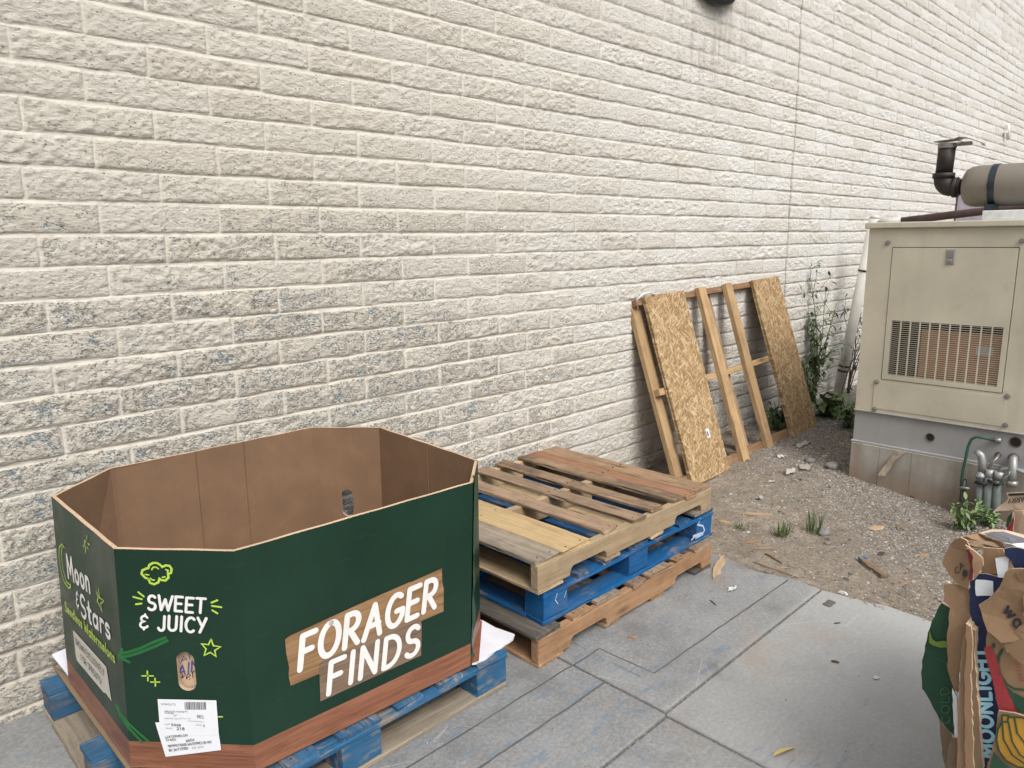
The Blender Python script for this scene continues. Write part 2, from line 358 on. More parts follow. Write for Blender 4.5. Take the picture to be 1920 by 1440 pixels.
def m_dirt():
    k = NT("gravelly_dirt"); P = k.co(); X, Y, Z = k.sep(P)[0:3]
    n1 = k.noise(P, 1.6, 4); n2 = k.noise(P, 14, 5, .65); n3 = k.noise(P, 70, 4, .65)
    col = k.ramp(k.math('ADD', k.math('MULTIPLY', n2, .5), k.math('MULTIPLY', n3, .5)), [(.3, (.125, .101, .077)), (.5, (.25, .21, .165)), (.7, (.37, .325, .265))])
    col = k.mix(k.math('MULTIPLY', k.ramp(k.noise(P, 2.7, 5, .65), [(.42, 0.), (.62, 1.)]), .55), col, k.mix(.5, col, (.09, .072, .054)))
    gm = k.math('ADD', k.rng(k.math('ADD', X, k.math('MULTIPLY', Y, -.9)), 4.0, 5.4, 0, .75), k.math('SUBTRACT', k.math('MULTIPLY', n1, 1.1), .55), clamp=True)
    v = k.n.new("ShaderNodeTexVoronoi"); k.L(P, v.inputs["Vector"]); v.inputs["Scale"].default_value = 85
    peb = k.ramp(k.sep(v.outputs["Color"])[0], [(0., (.12, .11, .10)), (.4, (.25, .235, .215)), (.75, (.40, .38, .35)), (1., (.62, .60, .56))])
    peb = k.mix(k.ramp(v.outputs["Distance"], [(.35, 0.), (.7, .85)]), peb, (.06, .05, .04))
    col = k.mix(k.math('MULTIPLY', gm, k.ramp(n3, [(.3, .4), (.55, .95)])), col, peb)
    h = k.math('ADD', k.math('MULTIPLY', n3, .6), k.math('MULTIPLY', k.math('SUBTRACT', .6, v.outputs["Distance"]), k.math('MULTIPLY', gm, 1.2)))
    return k.done(col, .93, k.bump(h, .8, .012), 0, .2)
def m_card(name, c, line=0.):
    k = NT(name); P = k.co(); n = k.noise(P, 6, 5, .6); fl = k.noise(k.map(P, (240, 240, 3)), 1, 2)
    col = k.ramp(n, [(.3, tuple(x*.85 for x in c)), (.7, tuple(x*1.1 for x in c))])
    col = k.mix(.07, col, k.ramp(fl, [(.35, tuple(x*.7 for x in c)), (.65, tuple(x*1.25 for x in c))]))
    sc = k.math('MULTIPLY', k.ramp(k.noise(P, 22, 5, .7), [(.62, 0.), (.75, 1.)]), .25)
    col = k.mix(sc, col, tuple(min(1, x*1.5) for x in c))
    return k.done(col, .82, k.bump(k.math('ADD', n, k.math('MULTIPLY', fl, .25)), .3, .004), 0, .25)
def m_print(name, c, rough=.38):
    k = NT(name); P = k.co(); n = k.noise(P, 3, 5, .6); fl = k.noise(k.map(P, (170, 170, 1.5)), 1, 2); sc = k.noise(k.map(P, (5, 5, 60), (.3, .2, .1)), 2, 6, .75)
    col = k.ramp(n, [(.3, tuple(x*.86 for x in c)), (.7, tuple(min(1, x*1.14) for x in c))])
    col = k.mix(k.math('MULTIPLY', k.ramp(sc, [(.60, 0.), (.74, 1.)]), .30), col, tuple(min(1, x*1.6+.06) for x in c))
    return k.done(col, k.rng(n, .3, .7, rough-.06, rough+.1), k.bump(k.math('ADD', k.math('MULTIPLY', n, 1.5), k.math('MULTIPLY', fl, .3)), .35, .006), 0, .36)
def m_printwood(name, light, dark):
    k = NT(name); P = k.co(); q = k.map(P, (3.2, 3.2, 42), (0, .0, 0)); wv = k.noise(k.map(P, (1.6, 1.6, 9)), 1.4, 4)
    g = k.noise(q, 1, 6, .62, 1.2); g2 = k.noise(k.map(P, (7, 7, 190)), 1, 3)
    f = k.math('ADD', k.math('MULTIPLY', g, .6), k.math('MULTIPLY', g2, .25)); f = k.math('ADD', f, k.math('MULTIPLY', wv, .2))
    col = k.ramp(f, [(.38, dark), (.53, tuple((a+b)*.5 for a, b in zip(light, dark))), (.68, light)])
    return k.done(col, .42, k.bump(wv, .1, .004))
def m_painted_metal(name, c, rust=.15, rough=.5):
    k = NT(name); P = k.co(); n = k.noise(P, 2.2, 5, .6); n2 = k.noise(P, 9, 6, .68); rn = k.noise(k.map(P, (14, 14, .9)), 1, 4)
    col = k.ramp(n, [(.3, tuple(x*.84 for x in c)), (.7, tuple(min(1, x*1.08) for x in c))])
    col = k.mix(k.math('MULTIPLY', k.ramp(rn, [(.52, 0.), (.75, 1.)]), .22), col, tuple(x*.62 for x in c))
    col = k.mix(k.math('MULTIPLY', k.ramp(n2, [(.58, 0.), (.68, 1.)]), rust), col, (c[0]*.72, c[1]*.55, c[2]*.42))
    col = k.mix(k.math('MULTIPLY', k.ramp(k.noise(P, 24, 6, .75), [(.67, 0.), (.72, 1.)]), rust*1.6), col, (.14, .085, .05))
    return k.done(col, k.rng(n2, .3, .7, rough-.05, rough+.18), k.bump(n, .12, .01))
def m_leaf(name, a, b):
    k = NT(name); n = k.noise(k.co(), 9, 3); rr = k.noise(k.co(), 55, 2)
    col = k.mix(k.ramp(n, [(.35, 0.), (.65, 1.)]), a, b); col = k.mix(.25, col, k.ramp(rr, [(.3, tuple(x*.5 for x in a)), (.7, tuple(x*1.5 for x in b))]))
    k.b.inputs["Transmission Weight"].default_value = 0
    return k.done(col, .55)

W_ = {}
W_['tan'] = m_wood("pale_pine", (.55, .425, .27), (.32, .215, .115), .12, .3)
W_['yellow'] = m_wood("fresh_pine", (.70, .53, .29), (.42, .27, .125), .05, .15)
W_['brown'] = m_wood("weathered_brown_plank", (.45, .315, .205), (.20, .128, .078), .2, .42)
W_['dark'] = m_wood("dark_rough_plank", (.34, .22, .13), (.085, .055, .034), .2, .8)
W_['umber'] = m_wood("umber_plank", (.47, .305, .175), (.20, .115, .065), .12, .45)
W_['grey'] = m_wood("grey_weathered_plank", (.42, .35, .265), (.18, .14, .105), .55, .45)
W_['black'] = m_wood("blackened_plank", (.115, .10, .085), (.045, .04, .035), .5, .4)
W_['red'] = m_wood("reddish_plank", (.47, .255, .15), (.26, .12, .06), .08, .25)
W_['orange'] = m_wood("orange_pine", (.46, .275, .15), (.25, .13, .06), .15, .4)
W_['stud'] = m_wood("stud_pine", (.50, .345, .185), (.30, .18, .085), .1, .3)
W_['blue'] = m_wood("blue_painted_plank", (.36, .29, .21), (.17, .13, .09), .3, .28, paint=(.008, .120, .33), wear=.395)
W_['bluew'] = m_wood("worn_blue_plank", (.36, .31, .25), (.16, .13, .10), .5, .35, paint=(.032, .135, .27), wear=.455)
W_['blued'] = m_wood("deep_blue_plank", (.30, .26, .20), (.13, .10, .08), .3, .3, paint=(.016, .09, .22), wear=.40)
W_['raw'] = m_wood("dusty_raw_plank", (.40, .335, .25), (.20, .155, .11), .5, .3)
M_OSB = m_osb("strand_board"); M_OSB2 = m_osb("strand_board_edge", .5)
M_STEEL = plain("bolt_steel", (.30, .29, .27), .45, .6)
M_BLACK = plain("black_plastic", (.02, .021, .023), .5)
M_DARK = plain("inside_shade", (.012, .011, .010), .9)  # flat black that paints the shade inside openings
M_WHITE = plain("white_print", (.78, .765, .735), .5, 0, .05, 40, 0)
M_LIME = plain("lime_print", (.42, .60, .075), .45, 0, .1, 30, 0)
M_LEAFGREEN = plain("leaf_green_print", (.017, .125, .034), .42, 0, .12, 20, 0)
M_INK = plain("black_ink", (.03, .03, .032), .6, 0, .1, 30, 0)
M_BLUEINK = plain("blue_ink", (.075, .085, .26), .6, 0, .1, 30, 0)
M_PAPER = plain("sticker_paper", (.78, .79, .82), .5, 0, .04, 30, 0)
M_CREAM = plain("cream_print", (.60, .57, .50), .45, 0, .06, 20, 0)
M_GREEN = m_print("dark_green_print", (.0085, .033, .019))
M_KRAFT = m_card("kraft_inside", (.215, .130, .077)); M_KRAFT2 = m_card("kraft_sheet", (.315, .20, .115)); M_KRAFT3 = m_card("pale_kraft", (.52, .38, .25)); M_KRAFT4 = m_card("brown_kraft_edge", (.215, .15, .098))
M_EDGE = m_card("cut_card_edge", (.50, .37, .25))

# ------------------------------------------------------------------ ground and pavement (structure)
def dirt_h(x, y):
    return .10*sstep(-1.75, -.85, y)*sstep(2.6, 4.5, x) + .012*(fbm(x*3.1, y*3.1, 3)-.5) + .010*(fbm(x*17, y*17, 9)-.5)
xs = np.unique(np.concatenate([[-60, -30, -12, -6, -2, 0, 1, 2], np.arange(2.3, 6.6, .014), np.arange(6.6, 12, .08), [14, 18, 25, 40, 80]]))
ys = np.unique(np.concatenate([[-80, -40, -20, -10, -6, -4, -3.2], np.arange(-2.6, .12, .014), [.3, .8]]))
GX, GY = np.meshgrid(xs, ys)
GZ = np.where(GX < 2.565, -.07, dirt_h(GX, GY)-.004)
GZ = np.where((GX > 14) | (GY < -5), np.where(GX < 2.565, -.07, -.01), GZ)
tag(grid_mesh("ground", GX, GY, GZ, m_dirt()), kind="structure")

SCORES += [(1.314, -1.132, 1.473, -1.132, .006), (1.473, -1.132, 1.482, -1.379, .005), (1.482, -1.379, 2.55, -1.392, .0055), (-3., -1.136, 1.314, -1.132, .005), (-3., -1.300, 1.322, -1.287, .0065)]
M_CONC = m_concrete()
mb = MB()
J = .006
for (x0, x1, y0, y1) in ((-4, 1.31, -1.546, .02), (1.322, 2.555, -1.534, .02), (-4, 1.298, -3.6, -1.558), (1.31, 2.585, -3.6, -1.546), (-4, 1.298, -9, -3.612), (1.31, 2.585, -9, -3.612)):
    rg = random.Random(int(x0*10+y0*7)); n = 60
    # broken outer edge on the dirt side
    if x1 > 2:
        pts = [(x0, y0)] + [(x1+.012*(rg.random()-.5)+.02*math.sin(i*.4), y0+(y1-y0)*i/n) for i in range(n+1)] + [(x0, y1)]
    else:
        pts = [(x0, y0), (x1, y0), (x1, y1), (x0, y1)]
    m_ = len(pts); top = [(x, y, 0) for x, y in pts]; bot = [(x, y, -.12) for x, y in pts]
    mb.add(top+bot, [list(range(m_))] + [(i, i+m_, (i+1) % m_+m_, (i+1) % m_) for i in range(m_)])
pav = mb.build("pavement", M_CONC, bevel=.005); tag(pav, kind="structure")
# grit lying in the open joints
k = NT("joint_grit"); c = k.ramp(k.noise(k.co(), 90, 4, .7), [(.35, (.09, .082, .073)), (.58, (.19, .175, .155)), (.68, (.45, .42, .38))]); mj = k.done(c, .95, k.bump(k.noise(k.co(), 120, 3), .8, .006))
mb = MB(); mb.box((-4, -9, -.03), (2.55, .01, -.009)); tag(mb.build("joint_grit", mj), kind="stuff")

# ------------------------------------------------------------------ block wall
H, BL, Z0 = .104647, .4064, 1.571+.60517      # course height, block length, centre height of a known course
def wall_fields(x, z):
    rf = (Z0+H/2 - z)/H; row = np.floor(rf); t = rf-row                 # t: 0 top of course .. 1 bottom
    sag = (vnoise(x*2.2, row*3.7, 5)-.5)*.10
    t = np.clip(t+sag*0+0, 0, 1)
    off = np.where(np.mod(row, 2) == 0, 0., .5)
    kf = x/BL - off; kk = np.floor(kf+.5)
    # each joint a little off its place
    jl = kk-.5
    kq = np.floor(kf); s = kf-kq
    jit = (_hash(kq, row, 11)-.5)*.05; jit2 = (_hash(kq+1, row, 11)-.5)*.05
    s = (s-jit)/(1+jit2-jit)
    neg = s < 0; over = s > 1
    kq = np.where(neg, kq-1, np.where(over, kq+1, kq)); s = np.clip(np.where(neg, s+1, np.where(over, s-1, s)), 0, 1)
    rnd = _hash(kq, row, 23); rnd2 = _hash(kq, row, 31); rnd3 = _hash(kq, row, 37)
    wz = (vnoise(x*9, row*5.1, 7)-.5)*.010
    dh = np.minimum(t, 1-t)*H + wz; dv = np.minimum(s, 1-s)*BL + (vnoise(z*30, kq*3.3, 8)-.5)*.005
    d = np.minimum(dh-.0035, dv-.0032)
    edge = sstep(-.001, .008, d)
    joint = 1-sstep(-.002, .006, d)
    bulge = (1-(2*t-1)**2)**.8*.003 + (t-.45)*.002
    rough = (fbm(x*13, z*26, 12, 2)-.5)*.004 + (fbm(x*27, z*50, 2, 3)-.5)*.005 + (fbm(x*60, z*80, 14, 3)-.5)*.013
    face = .0018+bulge+(rnd-.5)*.004+(s-.5)*(rnd2-.5)*.006+(t-.5)*(rnd3-.5)*.007+rough*(.55+.95*rnd2)
    h = face*edge + (1-edge)*((fbm(x*14, z*14, 6)-.5)*.003)
    lip = sstep(.80, .95, t)*sstep(1.03, .97, t) + .8*sstep(.05, .0, dv-.003)*.0
    lip = np.clip(lip*(sstep(2.2, 4.2, x)*.6+.4), 0, 1)
    return -h, joint, rnd, np.clip(.5+rough*42, 0, 1), lip
xl = [-2.6]
while xl[-1] < 24:
    dpt = max(1.9, (xl[-1]+.616)*.70+2.0) if xl[-1] > -.6 else 2.2
    xl.append(xl[-1]+.0026*dpt)
xs = np.array(xl); zs = np.concatenate([np.arange(-.12, 2.7, .0066), np.arange(2.7, 4.0, .012), np.arange(4.0, 6.6, .025)])
WX, WZ = np.meshgrid(xs, zs)
WY, JO, RN, RE, LI = wall_fields(WX, WZ)
# control joint: a crack that follows a straight vertical line down the wall
cxl = 5.30+.010*np.sin(WZ*3.1)+.008*(vnoise(WZ*9, WZ*0, 4)-.5); cd = np.abs(WX-cxl)
CK = 1-sstep(.003, .014, cd)
WY = WY + .012*CK
wall = grid_mesh("block_wall", WX, WY, WZ, m_wall())
for nm, arr in (("joint", JO), ("tone", RN), ("relief", RE), ("lip", LI), ("crack", CK)):
    a = wall.data.attributes.new(nm, 'FLOAT', 'POINT'); a.data.foreach_set("value", np.clip(arr, 0, 1).astype(np.float32).ravel())
bm = MB(); bm.box((-2.6, .06, -.1), (24, .25, 6.6)); cp = bm.build("wall_core", plain("wall_core_block", (.5, .47, .42), .9), None); cp.parent = wall
tag(wall, "long cream painted slump block wall behind the pallets with worn paint", "wall")

# ------------------------------------------------------------------ pallets
EX, EY, EZ = (1, 0, 0), (0, 1, 0), (0, 0, 1)
def along_x(name, x0, x1, y0, wid, z0, th, mat, p, seed, **kw): return plank(name, x1-x0, wid, th, mat, frame((x0, y0, z0), EX, EY, EZ), p, seed=seed, **kw)
def along_y(name, y0, y1, x0, wid, z0, th, mat, p, seed, **kw):   # local x runs +y, local y runs -x
    return plank(name, y1-y0, wid, th, mat, frame((x0+wid, y0, z0), EY, (-1, 0, 0), EZ), p, seed=seed, **kw)
def notched(name, x0, x1, y0, th, z0, h, mat, p, seed):
    """stringer with two fork notches along its underside"""
    L = x1-x0; rg = random.Random(seed)
    out = [(0, 0)]
    for a in (.15, .745):
        b = a*L; n = .225; d = .036; r = .014
        out += [(b, 0), (b+.004, d-r), (b+.004+r, d), (b+n-r, d), (b+n, d-r), (b+n+.004, 0)]
    out += [(L, 0)]
    nt_ = 16; out += [(L-L*i/nt_, h+rg.uniform(-.0015, .0015)) for i in range(nt_+1)]
    vs = [(x, 0, z) for x, z in out] + [(x, th, z) for x, z in out]; n = len(out)
    me = bpy.data.meshes.new(name); me.from_pydata(vs, [], [list(range(n)), [n+i for i in range(n)][::-1]] + [(i, i+n, (i+1) % n+n, (i+1) % n) for i in range(n)])
    bm = bmesh.new(); bm.from_mesh(me); bmesh.ops.recalc_face_normals(bm, faces=bm.faces); bm.to_mesh(me); bm.free()
    o = link(name, me, mat); under(p, o); o.matrix_basis = Matrix.Translation((x0, y0, z0))
    b = o.modifiers.new("bevel", 'BEVEL'); b.width = .003; b.segments = 2; b.limit_method = 'ANGLE'
    return o
def stringer_pallet(loc, boards, low, smat, label, group, seed):
    x0, y0, z0 = loc; L, D = 1.219, 1.016
    p = thing("wooden_pallet", (x0+L/2, y0+D/2, z0), label, "pallet", group)
    for i, (a, b, m) in enumerate(low):       # bottom deck
        along_y("bottom_board", y0+.004, y0+D-.004, x0+a, b-a, z0, .0145, W_[m], p, seed+50+i)
    for i, yy in enumerate((y0+.006, y0+D/2-.019, y0+D-.044)):
        notched("stringer", x0, x0+L, yy, .038, z0+.0150, .0960, W_[smat], p, seed+80+i)
    for i, (a, b, m, dz) in enumerate(boards):
        rg = random.Random(seed*3+i)
        along_y("deck_board", y0+rg.uniform(-.003, .018), y0+D+rg.uniform(-.012, .004), x0+a, b-a, z0+.1115+dz, .0155, W_[m], p, seed+i, wob=.0022, chip=.012, nails=[(xx, (b-a)*f) for f in (.25, .75) for xx in (.026, D/2, D-.03)])
    return p
def block_pallet(loc, top, mats, label, group, seed, L=1.219, D=1.016, ink=None):
    x0, y0, z0 = loc; mt, ms, mb_, ml = mats
    p = thing("blue_pallet", (x0+L/2, y0+D/2, z0), label, "pallet", group)
    for i, yy in enumerate((y0, y0+D/2-.05, y0+D-.10)):
        along_x("bottom_board", x0, x0+L, yy, .10, z0, .016, W_[ml], p, seed+20+i, chip=.01)
    for i, xx in enumerate((x0, x0+L-.10)):
        along_y("bottom_board", y0+.101, y0+D-.101, xx, .10, z0, .0155, W_[ml], p, seed+25+i)
    for i, xx in enumerate((x0+.004, x0+L/2-.07, x0+L-.144)):
        for j, yy in enumerate((y0+.004, y0+D/2-.05, y0+D-.104)):
            plank("block", .14, .10, .090, W_[mb_], frame((xx, yy, z0+.0165), EX, EY, EZ), p, seed=seed+30+i*3+j, wob=.0015, chip=.004, n=4, ch=.004)
    for i, yy in enumerate((y0, y0+D/2-.05, y0+D-.10)):
        along_x("stringer_board", x0, x0+L, yy, .10, z0+.107, .018, W_[ms], p, seed+60+i)
    for i, (a, b) in enumerate(top):
        along_y("deck_board", y0, y0+D, x0+a, b-a, z0+.1255, .0165, W_[mt], p, seed+i, wob=.002, chip=.01, nails=[(xx, (b-a)*f) for f in (.25, .75) for xx in (.03, .07, D/2, D-.04)])
    return p
SX, SY = 1.205, -1.032                         # the stack beside the bin
stringer_pallet((SX, SY-.032, 0.001), [(-.01, .135, 'black', 0), (.20, .318, 'orange', 0), (.362, .51, 'grey', 0), (.582, .678, 'brown', 0), (.707, .873, 'brown', .001), (.92, 1.0, 'orange', 0), (1.078, 1.215, 'brown', 0)],
                [(0, .14, 'orange'), (.40, .50, 'brown'), (.72, .82, 'orange'), (1.08, 1.219, 'black')], 'orange', "orange notched wooden pallet lying on the concrete, lowest of the stack of three", "pallets stacked by the wall", 100)
block_pallet((SX+.070, SY+.012, .1290), [(0, .14), (.20, .30), (.36, .46), (.54, .68), (.75, .85), (.92, 1.02), (1.079, 1.219)], ('blued', 'blue', 'blue', 'blue'),
             "bright blue block pallet with a white smear, between two bare wood pallets of the stack", "pallets stacked by the wall", 200)
stringer_pallet((SX+.033, SY, .2722), [(0, .140, 'grey', 0), (.141, .312, 'yellow', 0), (.405, .495, 'brown', 0), (.585, .672, 'brown', .002), (.735, .822, 'dark', .004), (.905, .985, 'dark', .001), (.992, 1.078, 'red', 0), (1.081, 1.212, 'umber', .002)],
                [(0, .14, 'tan'), (.40, .50, 'brown'), (.72, .82, 'tan'), (1.08, 1.219, 'grey')], 'tan', "weathered pale wood pallet with mixed boards, topmost of the stack of three", "pallets stacked by the wall", 300)
block_pallet((-.165, -1.050, .001), [(.20, .30), (.37, .47), (.54, .68), (.745, .845), (.91, 1.01), (1.079, 1.219)], ('bluew', 'bluew', 'bluew', 'raw'),
             "worn blue block pallet under the green cardboard watermelon bin", "pallets stacked by the wall", 400)
# white paint smear and chips on the blue corner blocks
def ribbon(mb, pts, wd, P, cap=5):
    """flat stroke: pts are 2D, P maps (u, v, lift) to 3D"""
    n = len(pts)
    if n < 2: return
    mb.k = getattr(mb, 'k', 0)+1; lift = (mb.k % 40)*.00004
    A = [Vector(p) for p in pts]; Lf, Rt = [], []; hw = wd/2
    for i in range(n):
        t0 = (A[i]-A[i-1]).normalized() if i else (A[1]-A[0]).normalized()
        t1 = (A[i+1]-A[i]).normalized() if i < n-1 else t0
        t = (t0+t1); t = t.normalized() if t.length > 1e-6 else t1
        c = max(.55, t.dot(t1)); nn = Vector((-t.y, t.x))*hw/c
        Lf.append(A[i]+nn); Rt.append(A[i]-nn)
    vs = [P(q.x, q.y, lift) for q in Lf+Rt]
    mb.add(vs, [(i+n, i+1+n, i+1, i) for i in range(n-1)])
    for e, s in ((0, 1), (n-1, -1)):
        c = A[e]; d = (Lf[e]-c); a0 = math.atan2(d.y, d.x)
        arc = [c+Vector((math.cos(a0+s*math.pi*i/cap), math.sin(a0+s*math.pi*i/cap)))*hw for i in range(cap+1)]
        f = list(range(cap+1)); mb.add([P(q.x, q.y, lift) for q in arc], [f if s > 0 else f[::-1]])
def poly(mb, pts, P, lift=0): mb.add([P(x, y, lift) for x, y in pts], [list(range(len(pts)))])
def arc(cx, cy, rx, ry, a0, a1, n=12): return [(cx+rx*math.cos(R(a0+(a1-a0)*i/n)), cy+ry*math.sin(R(a0+(a1-a0)*i/n))) for i in range(n+1)]
def smear(parent, strokes, y, name):
    mb = MB()
    for px, wd in strokes: ribbon(mb, [((q := at_y(a, b, y)).x, q.z) for a, b in px], wd, lambda u, v, l=0: Vector((u, y-l, v)))
    under(parent, mb.build(name, plain("chalky_white", (.40, .50, .64), .8, 0, .2, 40, 0)))
bp_ = [o for o in bpy.data.objects if o.name.startswith("blue_pallet")][0]
smear(bp_, [(((1297, 1012), (1303, 1006), (1316, 1003), (1321, 994), (1318, 986), (1308, 984)), .009), (((1313, 972), (1310, 982)), .006), (((1300, 1005), (1316, 999)), .010), (((1304, 1010), (1318, 1002)), .006)], SY+.0125, "white_smear")
for q_ in ((((1045, 1112), (1041, 1125), (1046, 1132)), .004), (((1062, 1108), (1058, 1120)), .003)): smear(bp_, [q_], SY+.0125, "paint_scratch")
# hand-drawn stroke alphabet, cap height 1: char -> (advance, strokes)
G = {
 'A': (.72, [[(.05, 0), (.36, 1)], [(.36, 1), (.64, 0)], [(.16, .36), (.57, .36)]]),
 'B': (.62, [[(.08, 0), (.08, 1)], [(.08, 1)]+arc(.28, .77, .24, .23, 90, -90)+[(.08, .54)], [(.08, .54)]+arc(.3, .27, .26, .27, 90, -90)+[(.08, 0)]]),
 'C': (.66, [arc(.38, .5, .31, .5, 50, 310, 18)]),
 'D': (.68, [[(.08, 0), (.08, 1)], [(.08, 1)]+arc(.22, .5, .38, .5, 90, -90, 16)+[(.08, 0)]]),
 'E': (.58, [[(.08, 0), (.08, 1)], [(.08, 1), (.50, 1)], [(.08, .52), (.44, .52)], [(.08, 0), (.50, 0)]]),
 'F': (.55, [[(.08, 0), (.08, 1)], [(.08, 1), (.50, 1)], [(.08, .52), (.42, .52)]]),
 'G': (.70, [arc(.38, .5, .31, .5, 55, 330, 18), [(.66, .25), (.66, .46)], [(.66, .46), (.42, .46)]]),
 'H': (.66, [[(.08, 0), (.08, 1)], [(.56, 0), (.56, 1)], [(.08, .5), (.56, .5)]]),
 'I': (.24, [[(.12, 0), (.12, 1)]]),
 'J': (.52, [[(.40, 1), (.40, .26)], arc(.22, .22, .18, .22, 0, -165, 9)]),
 'K': (.62, [[(.08, 0), (.08, 1)], [(.52, 1), (.10, .45)], [(.22, .58), (.56, 0)]]),
 'L': (.52, [[(.08, 0), (.08, 1)], [(.08, 0), (.46, 0)]]),
 'M': (.82, [[(.06, 0), (.12, 1)], [(.12, 1), (.40, .25)], [(.40, .25), (.68, 1)], [(.68, 1), (.74, 0)]]),
 'N': (.68, [[(.08, 0), (.08, 1)], [(.08, 1), (.58, 0)], [(.58, 0), (.58, 1)]]),
 'O': (.76, [arc(.38, .5, .31, .5, 90, 450, 24)]),
 'P': (.58, [[(.08, 0), (.08, 1)], [(.08, 1)]+arc(.26, .73, .25, .27, 90, -90)+[(.08, .46)]]),
 'Q': (.76, [arc(.38, .5, .31, .5, 90, 450, 24), [(.46, .22), (.7, -.05)]]),
 'R': (.62, [[(.08, 0), (.08, 1)], [(.08, 1)]+arc(.26, .74, .25, .26, 90, -90)+[(.08, .48)], [(.24, .46), (.54, 0)]]),
 'S': (.58, [arc(.29, .75, .21, .25, 35, 270, 12)+arc(.29, .25, .23, .25, 90, -145, 12)[1:]]),
 'T': (.60, [[(.03, 1), (.57, 1)], [(.30, 1), (.30, 0)]]),
 'U': (.66, [[(.08, 1), (.08, .28)]+arc(.32, .27, .24, .27, 180, 360, 12)+[(.56, 1)]]),
 'V': (.64, [[(.04, 1), (.32, 0)], [(.32, 0), (.60, 1)]]),
 'W': (.92, [[(.04, 1), (.22, 0)], [(.22, 0), (.45, .75)], [(.45, .75), (.66, 0)], [(.66, 0), (.88, 1)]]),
 'X': (.62, [[(.06, 0), (.56, 1)], [(.06, 1), (.56, 0)]]),
 'Y': (.62, [[(.05, 1), (.31, .48)], [(.58, 1), (.22, 0)]]),
 'a': (.52, [arc(.24, .27, .19, .27, 20, 380, 16), [(.44, .55), (.44, 0)]]),
 'd': (.54, [arc(.24, .27, .19, .27, 0, 360, 16), [(.44, 1), (.44, 0)]]),
 'e': (.50, [[(.06, .29), (.42, .31)]+arc(.24, .29, .19, .27, 10, 310, 14)]),
 'l': (.22, [[(.11, 0), (.11, 1)]]),
 'm': (.78, [[(.08, 0), (.08, .55)], [(.08, .3)]+arc(.23, .36, .15, .2, 180, 0, 8)+[(.38, 0)], [(.38, .3)]+arc(.53, .36, .15, .2, 180, 0, 8)+[(.68, 0)]]),
 'n': (.52, [[(.08, 0), (.08, .56)], [(.08, .3)]+arc(.25, .36, .17, .2, 180, 0, 8)+[(.42, 0)]]),
 'o': (.52, [arc(.26, .28, .19, .28, 90, 450, 18)]),
 'r': (.38, [[(.08, 0), (.08, .56)], [(.08, .34)]+arc(.24, .38, .15, .18, 170, 50, 6)]),
 's': (.44, [arc(.22, .42, .15, .14, 35, 270, 8)+arc(.22, .14, .16, .14, 90, -150, 8)[1:]]),
 't': (.40, [[(.18, .9), (.18, .12)]+arc(.28, .12, .10, .12, 180, 300, 5), [(.03, .58), (.36, .58)]]),
 'w': (.70, [[(.05, .56), (.19, 0)], [(.19, 0), (.34, .5)], [(.34, .5), (.49, 0)], [(.49, 0), (.63, .56)]]),
 '&': (.56, [arc(.30, .76, .17, .22, 20, 270, 10)+arc(.29, .27, .22, .26, 90, 330, 12)[1:], [(.27, -.12), (.30, .04)], [(.33, .98), (.35, 1.10)]]),
 '!': (.22, [[(.13, 1), (.10, .3)], [(.09, .02), (.09, .03)]]),
 '0': (.56, [arc(.28, .5, .21, .5, 90, 450, 18)]), '1': (.36, [[(.06, .8), (.2, 1), (.2, 0)]]), '2': (.54, [arc(.27, .73, .2, .27, 160, -40, 10)+[(.06, 0)], [(.06, 0), (.48, 0)]]),
 '3': (.52, [arc(.24, .76, .18, .24, 150, -90, 9), arc(.24, .27, .21, .27, 90, -150, 10)]), '5': (.54, [[(.44, 1), (.12, 1), (.10, .55)], [(.10, .55)]+arc(.25, .31, .22, .31, 110, -140, 10)]),
 '6': (.54, [arc(.27, .3, .2, .3, 90, 450, 14), [(.40, 1), (.16, .62), (.07, .32)]]), '7': (.5, [[(.05, 1), (.46, 1)], [(.46, 1), (.18, 0)]]),
 '8': (.54, [arc(.27, .76, .17, .24, 90, 450, 14), arc(.27, .26, .21, .26, 90, 450, 14)]), '9': (.54, [arc(.27, .7, .2, .3, 90, 450, 14), [(.47, .7), (.36, 0)]]),
 '/': (.4, [[(.04, -.05), (.36, 1.05)]]), '.': (.2, [[(.1, .02), (.1, .03)]]), ':': (.2, [[(.1, .05), (.1, .06)], [(.1, .5), (.1, .51)]]), '-': (.4, [[(.06, .45), (.34, .45)]]), ' ': (.30, []),
}
def text_width(s, gap=.06): return sum(G[c][0]+gap for c in s)-gap
def write(mb, s, P, L, cap, wd, gap=.06, slant=0., jig=0., seed=1):
    """letters along u from 0..L at v=0, cap height cap; stroke width wd (metres)"""
    rg = random.Random(seed); sx = L/text_width(s, gap); x = 0
    for c in s:
        a, st = G[c]; dj = rg.uniform(-jig, jig)*cap
        for q in st:
            pts = [((x+px)*sx+slant*py*cap, py*cap+dj) for px, py in q]
            if len(pts) == 2 and wd < .02:
                pass
            ribbon(mb, pts, wd, P)
        x += a+gap
